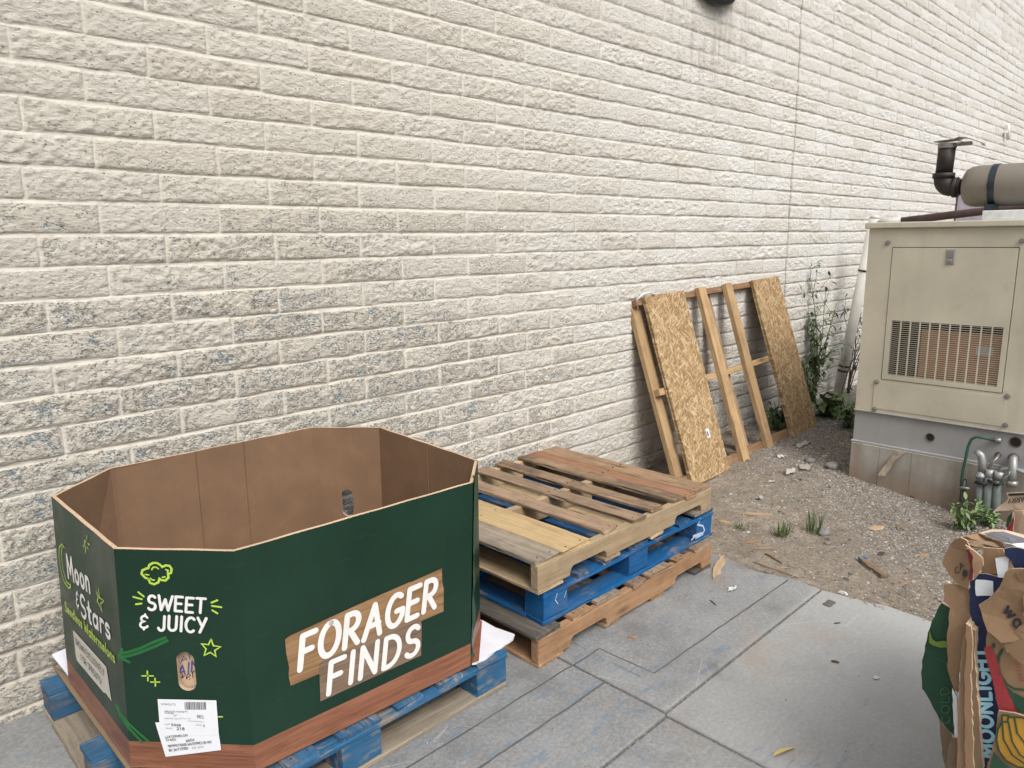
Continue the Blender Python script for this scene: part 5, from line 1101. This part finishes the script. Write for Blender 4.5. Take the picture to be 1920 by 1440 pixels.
sliver("wood_stick", D(1386, 964), D(1449, 968), .016, .010, M_CHIP, "long pale straight stick lying on the dirt past the stack's corner", "wood scrap", GS)
sliver("wood_chip", D(1346, 980), D(1372, 984), .026, .012, M_CHIP, "stubby yellow wood chip beside the top pallet's corner", "wood scrap", GS)
sliver("wood_stick", D(1418, 1031), D(1454, 1029), .012, .008, M_CHIP, "short pale stick on the dirt midway to the slab", "wood scrap", GS)
sliver("wood_stick", D(1434, 1039), D(1467, 1058), .016, .010, M_CHIPD, "dull brown stick near the slab edge, slanting", "wood scrap", GS)
sliver("wood_stick", D(1411, 1054), D(1496, 1085), .014, .008, M_CHIPD, "longest thin brown stick lying along the slab edge", "wood scrap", GS)
sliver("wood_chip", D(1396, 1019), D(1428, 1015), .012, .006, M_CHIPO, "curved orange brown wood shaving on the dirt", "wood scrap", GS)
sliver("wood_chip", D(1630, 993), D(1656, 988), .050, .006, M_CHIP, "flat tan wood chip on the gravel below the plinth", "wood scrap", GS, (.6, .3))
sliver("wood_chip", D(1679, 989), D(1698, 994), .040, .010, M_CHIPD, "dull tan wood chip on the gravel nearer the weeds", "wood scrap", GS, (.7, .7))
sliver("wood_chip", D(1723, 1044), D(1744, 1041), .020, .006, M_CHIPO, "orange wood chip on the gravel left of the cardboard bale", "wood scrap", GS)
sliver("wood_chip", S0(1178, 1194), S0(1193, 1198), .018, .004, M_CHIPO, "small orange chip on the concrete in front of the stack", "wood scrap", GS)
sliver("wood_chip", D(1670, 1104), D(1712, 1090), .012, .004, M_CHIPD, "thin grey brown sliver on the gravel by the slab's right edge", "wood scrap", GS)
# broken board end with blue paint
a, b = D(1608, 1052), D(1652, 1086); ex = (b-a); L = ex.length; ex.z = 0; ex.normalize(); ey = Vector((0, 0, 1)).cross(ex)
bs = thing("board_offcut", a, "broken board offcut with a blue painted end lying on the gravel", "wood scrap", GS)
plank("offcut_board", L, .036, .020, M_CHIPD, frame(a+Vector((0, 0, .003)), ex, ey, EZ), bs, seed=5, wob=.003, chip=.008); plank("blue_end", .03, .037, .0208, W_['bluew'], frame(a+Vector((0, 0, .0032))-ex*.002-ey*.0005, ex, ey, EZ), bs, seed=6, wob=.001, chip=.002, n=4)
# film and paper scraps
def scrap(name, p, sx, sy, h, mat, label, cat, seed, group=None, n=9):
    rg = random.Random(seed); sd_ = seed*13; u = np.linspace(-1, 1, n); U, V = np.meshgrid(u, u); rr = 1-.35*vnoise(U*2+9, V*2, sd_); ang = rg.uniform(0, 3.1); X_ = (U*math.cos(ang)-V*math.sin(ang))*rr*sx; Y_ = (U*math.sin(ang)+V*math.cos(ang))*rr*sy
    Z_ = h*(fbm(U*1.6+3, V*1.6, sd_+2, 3)-.25); Z_ = np.maximum(Z_, .001)
    o = grid_mesh(name, X_, Y_, Z_, mat); o.location = Vector(p)+Vector((0, 0, .002)); m = o.modifiers.new("thick", 'SOLIDIFY'); m.thickness = .0006; return tag(o, label, cat, group)
k = NT("thin_film"); k.b.inputs["Transmission Weight"].default_value = .35; M_FILM = k.done((.56, .545, .51), .4); k = NT("dusty_film"); k.b.inputs["Transmission Weight"].default_value = .3; M_FILM2 = k.done((.48, .44, .38), .5)
scrap("plastic_film", D(1482, 888), .05, .026, .06, M_FILM, "crumpled clear plastic film lying on the dirt", "plastic scrap", 3)
scrap("plastic_film", D(1510, 878), .075, .03, .05, M_FILM2, "dusty tan plastic bag scrap behind the crumpled film", "plastic scrap", 4)
scrap("plastic_film", D(1446, 904), .035, .014, .02, M_FILM, "flattened pale film scrap in front of the lid", "plastic scrap", 5)
scrap("paper_scrap", D(1462, 858), .016, .03, .045, M_PLAST, "upright white paper scrap near the lid's bottom rail", "paper scrap", 6)
scrap("paper_scrap", D(1424, 937), .022, .022, .045, M_FILM, "curled whitish scrap on the dirt right of the stack", "paper scrap", 7)
scrap("plastic_film", D(1505, 836), .11, .03, .05, M_FILM2, "grey film strip under the lid's right corner", "plastic scrap", 15)
scrap("paper_scrap", S0(1373, 1106), .035, .015, .02, M_PLAST, "grey white shredded scrap on the concrete near the large splinter", "paper scrap", 8)
scrap("paper_scrap", S0(1642, 1272), .012, .010, .008, M_PLAST, "small white torn scrap alone on the pale slab", "paper scrap", 9)
sliver("plastic_stub", D(1572, 1111), D(1589, 1117), .014, .010, M_PLAST, "white plastic stub where the dirt meets the slab", "plastic scrap", None, (.9, .9))
scrap("dark_leaf", D(1652, 1039), .03, .015, .02, plain("dry_dark_leaf", (.06, .045, .035), .8), "dark dry leaf lying on the gravel", "leaf", 10)
mb = MB(); p = S0(1470, 1412); leaf(mb, S0(1450, 1420)+Vector((0, 0, .004)), S0(1488, 1402)-S0(1450, 1420)+Vector((0, 0, .008)), Vector((.2, .3, 1)), (S0(1488, 1402)-S0(1450, 1420)).length, .026, .12, 7); tag(mb.build("fallen_leaf", plain("yellow_leaf", (.58, .46, .16), .6, 0, .15, 40)), "pale yellow fallen leaf on the slab in the foreground", "leaf")
sliver("bark_chip", S0(1548, 1136), S0(1562, 1128), .036, .004, plain("bark", (.12, .11, .10), .9), "dark square bark chip on the slab near the dirt edge", "bark scrap", None, (.9, .9))
sliver("twig", S0(1558, 1241), S0(1574, 1244), .009, .006, plain("reddish_bark", (.13, .075, .06), .9), "short reddish twig in the middle of the pale slab", "twig", "twigs on the slab")
sliver("twig", S0(1331, 1126), S0(1343, 1136), .004, .003, M_BLACK, "thin dark twig on the concrete below the large splinter", "twig", "twigs on the slab")
sliver("twig", S0(1563, 1170), S0(1576, 1169), .004, .003, M_BLACK, "thin black twig on the pale slab near the dirt", "twig", "twigs on the slab")
mb = MB(); mb.tube(arcpts([D(1694, 921)+Vector((0, 0, .02)), D(1706, 932)+Vector((0, 0, .01)), D(1718, 935)+Vector((0, 0, .01)), D(1731, 928)+Vector((0, 0, .02))], 6), .004, 6); tag(mb.build("bent_wire", plain("dark_red_wire", (.10, .03, .03), .5)), "dark red bent wire on the gravel beside the plinth", "wire")
def stone(p, s, label, seed):
    bm = bmesh.new(); bmesh.ops.create_icosphere(bm, subdivisions=3, radius=1); rg = random.Random(seed)
    for v in bm.verts: c = v.co; f = 1+.25*(float(fbm(np.array(c.x*1.4+seed), np.array(c.y*1.4+c.z), 3))-.5)*2; v.co = Vector((c.x*s*1.3*f, c.y*s*f, c.z*s*.7*f))
    me = bpy.data.meshes.new("stone"); bm.to_mesh(me); bm.free(); [setattr(f, "use_smooth", True) for f in me.polygons]; o = link("stone", me, bpy.data.materials["gravel_grey"]); o.location = Vector(p)+Vector((0, 0, s*.35)); tag(o, label, "stone", "stones on the dirt")
stone(D(1543, 1001), .034, "round grey stone beside the upright grass tuft", 2); stone(D(1560, 877), .04, "flat grey stone on the dirt left of the plinth", 5); stone(D(1551, 1020), .014, "small pale stone in front of the upright grass tuft", 8); stone(D(1518, 866), .03, "lumpy stone on the dirt behind the dusty film", 9)

# ------------------------------------------------------------------ bale of flattened cartons
def bale():
    X0 = 1.20
    root = thing("cardboard_bale", (1.75, -3.0, 0), "tall bale of crushed cardboard produce cartons at the right edge", "cardboard bale")
    def w_amp(y, z, s): return float(fbm(np.array(y*7.), np.array(z*5.), s, 3))-.5
    c8 = lambda x, y: (1640+x/2.6667, 900+y/2.6667)
    def grid_pts(P2, step):
        ys = [p[0] for p in P2]; zs = [p[1] for p in P2]; out = []
        def inside(y, z):
            c = False; n = len(P2)
            for i in range(n):
                (ya, za), (yb, zb_) = P2[i], P2[i-1]
                if (za > z) != (zb_ > z) and y < (yb-ya)*(z-za)/(zb_-za)+ya: c = not c
            return c
        y = min(ys)
        while y < max(ys):
            z = min(zs)
            while z < max(zs):
                q = (y+random.uniform(-.3, .3)*step, z+random.uniform(-.3, .3)*step)
                if inside(*q): out.append(q)
                z += step
            y += step
        return out
    sheets = {}
    def surf(spec, y, z):                      # front surface of a sheet: x position
        x, amp, s, ky, kz, y0, z0 = spec
        fold = 0.
        for q in range(3): an = s*1.7+q*2.1; fold += abs(((y*math.cos(an)+z*math.sin(an))*(3.5+q*2.7)+s*.37+q*.2) % 1-.5)-.25
        return x + amp*1.6*w_amp(y, z, s) + amp*1.15*fold + ky*(y-y0)+kz*(z-z0)
    def sheet(name, px, x, mat, label=None, amp=.010, seed=1, ky=0., kz=0., th=.005, step=.016, ext=0):
        P3 = [at_x(*c8(*p), x) for p in px]; P2 = [(p.y, p.z) for p in P3]; y0 = sum(p[0] for p in P2)/len(P2); z0 = sum(p[1] for p in P2)/len(P2); spec = (x, amp, seed, ky, kz, y0, z0)
        # finer border so that torn edges can wander
        B = []; rg = random.Random(seed)
        for i in range(len(P2)):
            a, b = P2[i], P2[(i+1) % len(P2)]; L = math.hypot(a[0]-b[0], a[1]-b[1]); n = max(1, int(L/.012))
            for k_ in range(n):
                t = k_/n; j = 0 if k_ == 0 else .0016; B.append((a[0]+(b[0]-a[0])*t+rg.uniform(-j, j), a[1]+(b[1]-a[1])*t+rg.uniform(-j, j)))
        random.seed(seed); I = grid_pts(B, step); n = len(B)
        V, E_, F_, _, _, _ = delaunay_2d_cdt([Vector(p) for p in B+I], [(i, (i+1) % n) for i in range(n)], [list(range(n))], 1, 1e-5)
        front = [Vector((surf(spec, v.x, v.y), v.x, v.y)) for v in V]; back = [v+Vector((th, 0, 0)) for v in front]; m = len(V)
        cnt = {}
        for f in F_:
            for i in range(len(f)): e = (f[i], f[(i+1) % len(f)]); cnt[e] = 1
        mb = MB(); mb.add(front+back, [f for f in F_], True); mb.sm = [False]*len(mb.sm)
        for f in F_: mb.f.append([i+m for i in f][::-1]); mb.mi.append(0); mb.sm.append(False)
        mb.cur = 1
        for (a, b) in cnt:
            if (b, a) not in cnt: mb.f.append([a, b, b+m, a+m]); mb.mi.append(1); mb.sm.append(False)
        o = under(root, mb.build(name, [mat, M_EDGE])); bm = bmesh.new(); bm.from_mesh(o.data); bmesh.ops.recalc_face_normals(bm, faces=bm.faces); bm.to_mesh(o.data); bm.free()
        if label: o["label"] = label
        return o, spec
    def on(spec, lift=.0012):
        def P(px, py):
            p = at_x(*c8(px, py), spec[0]); return p
        return P, lambda y, z, l=0: Vector((surf(spec, y, z)-lift-l, y, z))
    def ink(parent, spec, name, mat, lines=(), wd=.004, fills=(), texts=(), lift=.0034):
        P, S_ = on(spec, lift); mb = MB()
        for ln in lines:
            q = [P(*p) for p in ln]; f = []
            for a, b in zip(q[:-1], q[1:]): n = max(1, int((b-a).length/.01)); f += [a.lerp(b, i/n) for i in range(n)]
            f.append(q[-1]); ribbon(mb, [(p.y, p.z) for p in f], wd, S_)
        for fl in fills:
            q = [P(*p) for p in fl]; B = []
            for i in range(len(q)):
                a, b = q[i], q[(i+1) % len(q)]; n = max(1, int((b-a).length/.008)); B += [((a.lerp(b, t/n)).y, (a.lerp(b, t/n)).z) for t in range(n)]
            I = grid_pts(B, .008); n = len(B); V, E_, F_, _, _, _ = delaunay_2d_cdt([Vector(p) for p in B+I], [(i, (i+1) % n) for i in range(n)], [list(range(n))], 1, 1e-5)
            mb.k = getattr(mb, 'k', 0)+1; mb.add([S_(v.x, v.y, (mb.k % 30)*.00005) for v in V], [list(f) for f in F_])
        for (t, a, b, top, w_) in texts:
            A, Bb, T = P(*a), P(*b), P(*top); ex = Vector((Bb.y-A.y, Bb.z-A.z)); L = ex.length; ex.normalize(); tv = Vector((T.y-A.y, T.z-A.z)); sl = tv.dot(ex); ey = tv-ex*sl; cap = ey.length; ey.normalize()
            write(mb, t, lambda u, v, l=0: S_(A.y+ex.x*u+ey.x*v, A.z+ex.y*u+ey.y*v, l), L, cap, w_*cap, slant=sl/cap, gap=.09)
        o = under(root, mb.build(name, mat)); o.parent = parent; o.matrix_parent_inverse = Matrix.Identity(4); return o
    NAVY = m_print("navy_print", (.018, .028, .085), .45); GRN = m_print("bale_green_print", (.016, .062, .030), .5); REDP = m_print("red_print", (.30, .035, .04), .5); SKY_ = plain("pale_blue_print", (.36, .66, .78), .5, 0, .08, 20, 0); YEL = plain("banana_yellow_print", (.50, .26, .03), .6, 0, .15, 12, 0); DGRN = plain("deep_green_print", (.02, .07, .035), .6, 0, .15, 20, 0); PEACH = m_card("pale_pulp", (.62, .47, .34))
    # packed core: stacked flattened layers, edges showing on the left end
    mb = MB(); rg = random.Random(3); y = -2.395
    while y > -3.45:
        t = rg.uniform(.012, .035); d = rg.uniform(-.012, .02); h = .80+rg.uniform(-.03, .02)
        mb.box((X0+.055+d, y-t, .05), (2.15+rg.uniform(-.03, .03), y-.001, h)); y -= t
    o = under(root, mb.build("packed_layers", M_KRAFT4)); o["kind"] = "stuff"
    mb = MB(); mb.box((X0+.03, -3.45, .002), (2.15, -2.41, .05)); under(root, mb.build("bottom_layer", M_KRAFT4))
    # left end: green carton sheet bulging outwards, brown sheets
    green, gs = sheet("green_sheet", [(335, 615), (380, 640), (372, 800), (400, 950), (400, 1100), (396, 1280), (352, 1235), (320, 1195), (280, 1120), (246, 1055), (236, 1045), (233, 960), (243, 880), (250, 830), (268, 760), (290, 700), (312, 655)], X0+.03, GRN, "dark green sheet bulging out on the left", .008, 11)
    ink(green, gs, "leaf_drawing", M_LEAFGREEN if False else plain("olive_print", (.16, .26, .03), .5, 0, .1, 20, 0), fills=[[(278, 742), (290, 790), (310, 806), (345, 800), (368, 803), (368, 834), (330, 836), (296, 826), (274, 812)]])
    ink(green, gs, "faint_lettering", plain("mid_green_print", (.045, .15, .065), .5, 0, .1, 20, 0), texts=[("COLD", (380, 1215), (372, 1025), (340, 1220), .12), ("FROM", (345, 1130), (362, 1045), (330, 1125), .12)])
    sheet("brown_sheet", [(320, 1195), (392, 1285), (392, 1450), (352, 1450), (345, 1400), (332, 1310)], X0+.035, M_KRAFT4, None, .006, 12)
    lob, ls = sheet("crumpled_lobe", [(430, 285), (462, 300), (480, 345), (484, 430), (480, 500), (474, 542), (430, 522), (385, 485), (335, 420), (345, 380), (375, 322), (400, 300)], X0+.015, M_KRAFT2, None, .012, 13, ky=.25)
    ink(lob, ls, "black_lettering", M_INK, texts=[("CA", (412, 470), (452, 425), (400, 447), .2), ("OF", (442, 498), (466, 486), (440, 488), .18)], fills=[arc(458, 460, 14, 18, 0, 350, 14)])
    sheet("red_sheet", [(456, 345), (494, 345), (492, 420), (488, 500), (468, 502), (478, 430)], X0+.004, REDP, None, .004, 14)
    sheet("folded_flap", [(452, 325), (500, 358), (538, 392), (542, 430), (512, 482), (494, 502), (492, 380), (470, 345)], X0-.004, M_KRAFT2, None, .012, 15, ky=-.2)
    sheet("brown_sheet", [(540, 338), (642, 345), (654, 400), (640, 470), (536, 466), (538, 392)], X0+.02, M_KRAFT2, None, .012, 16)
    sheet("white_cup_piece", [(603, 392), (640, 386), (670, 390), (668, 430), (652, 487), (618, 485), (610, 440)], X0+.006, M_PAPER, None, .006, 17)
    sheet("brown_sheet", [(350, 520), (400, 518), (470, 545), (476, 690), (452, 780), (440, 830), (425, 950), (418, 1062), (400, 1045), (385, 1010), (365, 950), (362, 800), (375, 640), (345, 605)], X0+.012, M_KRAFT2, None, .009, 18)
    sheet("white_strip", [(388, 1040), (412, 1085), (414, 1290), (400, 1285), (392, 1160)], X0+.004, M_PAPER, None, .003, 19)
    sheet("brown_sheet", [(390, 1290), (418, 1290), (420, 1450), (368, 1450), (364, 1380), (372, 1320)], X0+.002, M_KRAFT4, None, .008, 20)
    # edges of stacked flat cartons
    for i, (pg, dx) in enumerate((([(440, 792), (458, 780), (470, 900), (455, 1000), (462, 1450), (412, 1450), (418, 1100), (425, 950)], -.012), ([(455, 718), (480, 735), (490, 830), (480, 1000), (496, 1450), (452, 1450), (448, 1000), (458, 850)], -.018), ([(478, 735), (505, 755), (498, 850), (508, 1000), (540, 1450), (492, 1450), (478, 1000), (482, 850)], -.010))):
        sheet("flat_carton", pg, X0+dx, (M_KRAFT2, M_KRAFT2, M_KRAFT4)[i], None, .0012, 30+i, th=.03)
    nav, ns = sheet("navy_carton", [(474, 506), (500, 498), (512, 470), (556, 470), (650, 492), (690, 560), (700, 700), (640, 1000), (660, 1200), (620, 1450), (534, 1450), (520, 1250), (500, 1050), (496, 900), (505, 790), (474, 640)], X0+.010, NAVY, "navy blue carton panel with pale blue lettering", .004, 40)
    ink(nav, ns, "pale_blue_lettering", SKY_, texts=[("MOONLIGHT", (604, 1385), (566, 838), (534, 1380), .27)])
    lb_, lsp = sheet("label_sticker", [(508, 498), (592, 506), (594, 580), (510, 580), (505, 572), (503, 504)], X0+.0075, M_PAPER, "white rounded label on the navy panel", .001, 41, th=.0008)
    # right part: big crumpled kraft sheets and the banana carton
    big, bs_ = sheet("kraft_sheet", [(655, 458), (690, 442), (780, 446), (780, 770), (700, 800), (640, 805), (600, 770), (568, 750), (545, 700), (520, 625), (560, 600), (600, 562), (640, 500)], X0-.012, M_KRAFT2, None, .014, 50)
    ink(big, bs_, "black_lettering", M_INK, texts=[("wo", (644, 648), (716, 742), (688, 606), .2)])
    sheet("kraft_sheet", [(640, 835), (690, 770), (720, 735), (790, 700), (790, 930), (730, 915), (700, 895)], X0-.022, M_KRAFT2, None, .010, 51)
    sheet("kraft_sheet", [(705, 470), (745, 445), (800, 440), (800, 720), (750, 700), (738, 590)], X0-.026, M_KRAFT2, None, .012, 52)
    bx, bsp = sheet("printed_carton", [(556, 800), (565, 745), (640, 770), (660, 860), (790, 880), (790, 1230), (712, 1170), (620, 1152), (590, 1000), (553, 880)], X0-.006, M_KRAFT2, None, .005, 53)
    ink(bx, bsp, "red_band", REDP, fills=[[(548, 835), (588, 828), (612, 890), (640, 985), (712, 1166), (622, 1150), (592, 1000), (560, 890)]])
    ink(bx, bsp, "green_arc", DGRN, lines=[[(640, 845), (622, 880), (618, 920), (630, 970), (660, 1020), (700, 1045), (760, 1050)]], wd=.005, fills=[[(650, 1020), (690, 1060), (790, 1110), (790, 1170), (720, 1160), (690, 1110)], [(588, 815), (602, 812), (606, 835), (594, 840)]])
    ink(bx, bsp, "red_lettering", REDP, texts=[("MASTER", (722, 1010), (702, 890), (744, 1005), .13)])
    bn, bnp = sheet("banana_carton", [(620, 1153), (700, 1165), (790, 1195), (790, 1460), (556, 1460), (598, 1300)], X0-.018, M_KRAFT2, "brown carton panel printed with yellow bananas", .004, 54)
    out1 = [(640, 1205), (620, 1240), (612, 1290), (625, 1350), (660, 1400), (720, 1432), (790, 1440), (790, 1240), (745, 1185), (700, 1175), (672, 1180), (670, 1205)]
    ink(bn, bnp, "banana_drawing", YEL, fills=[out1, [(640, 1170), (672, 1172), (668, 1205), (640, 1203)]])
    ink(bn, bnp, "green_outline", DGRN, wd=.0035, lift=.0048, lines=[out1[:7], [(672, 1205), (690, 1300), (730, 1370), (790, 1410)], [(700, 1178), (715, 1260), (790, 1360)], [(640, 1205), (648, 1290), (690, 1370), (760, 1420)], [(640, 1170), (672, 1172), (668, 1205), (640, 1203), (640, 1170)], [(672, 1180), (740, 1182), (790, 1210)]], fills=[[(598, 1350), (640, 1410), (700, 1450), (575, 1450)]])
    # top: torn flaps lying over the upper edge
    def top_sheet(name, px, zs, mat, seed, th=.004):
        P = [at_z(*c8(*p), z) for p, z in zip(px, zs)]; c = sum(P, Vector())/len(P); mb = MB(); n = len(P); R_ = [P]
        rings = [[c.lerp(p, f)+Vector((0, 0, .010*w_amp(p.x*2+f, p.y*2, seed))) for p in P] for f in (.35, .7, 1)]
        vs = [c]+[v for r in rings for v in r]; fs = [(0, 1+i, 1+(i+1) % n) for i in range(n)]+[(1+k_*n+i, 1+(k_+1)*n+i, 1+(k_+1)*n+(i+1) % n, 1+k_*n+(i+1) % n) for k_ in range(2) for i in range(n)]
        mb.add(vs, fs); o = under(root, mb.build(name, mat)); s_ = o.modifiers.new("thick", 'SOLIDIFY'); s_.thickness = th; s_.offset = 0; return o
    gp = plain("grey_print", (.16, .165, .18), .5, 0, .1, 12)
    top_sheet("grey_flap", [(520, 262), (585, 248), (650, 250), (790, 288), (790, 380), (740, 345), (650, 333), (640, 308)], [.86, .87, .875, .87, .86, .855, .852, .855], PEACH, 60)
    top_sheet("grey_print", [(548, 264), (590, 255), (645, 256), (790, 300), (790, 318), (690, 318), (650, 310)], [.878, .885, .888, .885, .882, .876, .872], gp, 60, .001)
    top_sheet("white_panel", [(650, 314), (690, 322), (790, 312), (790, 385), (740, 350), (652, 338)], [.877, .880, .884, .872, .866, .862], M_PAPER, 61, .002)
    top_sheet("torn_flap", [(430, 285), (460, 280), (520, 268), (560, 290), (640, 312), (652, 345), (560, 345), (500, 350), (462, 310)], [.85, .855, .855, .848, .84, .83, .82, .825, .84], M_KRAFT2, 62)
    top_sheet("torn_flap", [(445, 312), (480, 308), (525, 300), (590, 312), (630, 340), (560, 335), (500, 335)], [.864, .866, .866, .862, .855, .852, .856], M_KRAFT4, 63)
    sheet("navy_carton", [(650, 342), (690, 335), (800, 350), (800, 450), (700, 442), (684, 400), (652, 375)], X0+.004, NAVY, None, .008, 42)
    far, fsp = sheet("pale_carton", [(655, 70), (690, 66), (800, 62), (800, 158), (720, 152), (660, 158), (585, 165), (600, 150), (650, 115), (664, 95)], X0+.30, PEACH, "pale carton flap at the back with black lettering", .012, 70)
    ink(far, fsp, "black_lettering", M_INK, texts=[("CARRY", (768, 84), (664, 96), (768, 108), .16)], lines=[[(672, 76), (800, 70)]], wd=.006)
    sheet("pale_carton", [(700, 150), (800, 150), (800, 300), (700, 262), (668, 262), (684, 200)], X0+.28, PEACH, None, .014, 71)
    sheet("red_sheet", [(660, 250), (672, 200), (692, 165), (698, 200), (690, 262)], X0+.26, REDP, None, .008, 72)
    sheet("green_sheet", [(655, 240), (662, 190), (690, 158), (684, 200), (668, 232)], X0+.25, GRN, None, .006, 73)
    mb = MB(); mb.box((X0+.16, -3.3, .80), (2.1, -2.50, .855)); under(root, mb.build("upper_layers", M_KRAFT4, bevel=.01)); mb = MB(); mb.box((X0+.36, -3.3, .856), (2.1, -2.56, .90)); under(root, mb.build("upper_layers", M_KRAFT4, bevel=.01))
bale()
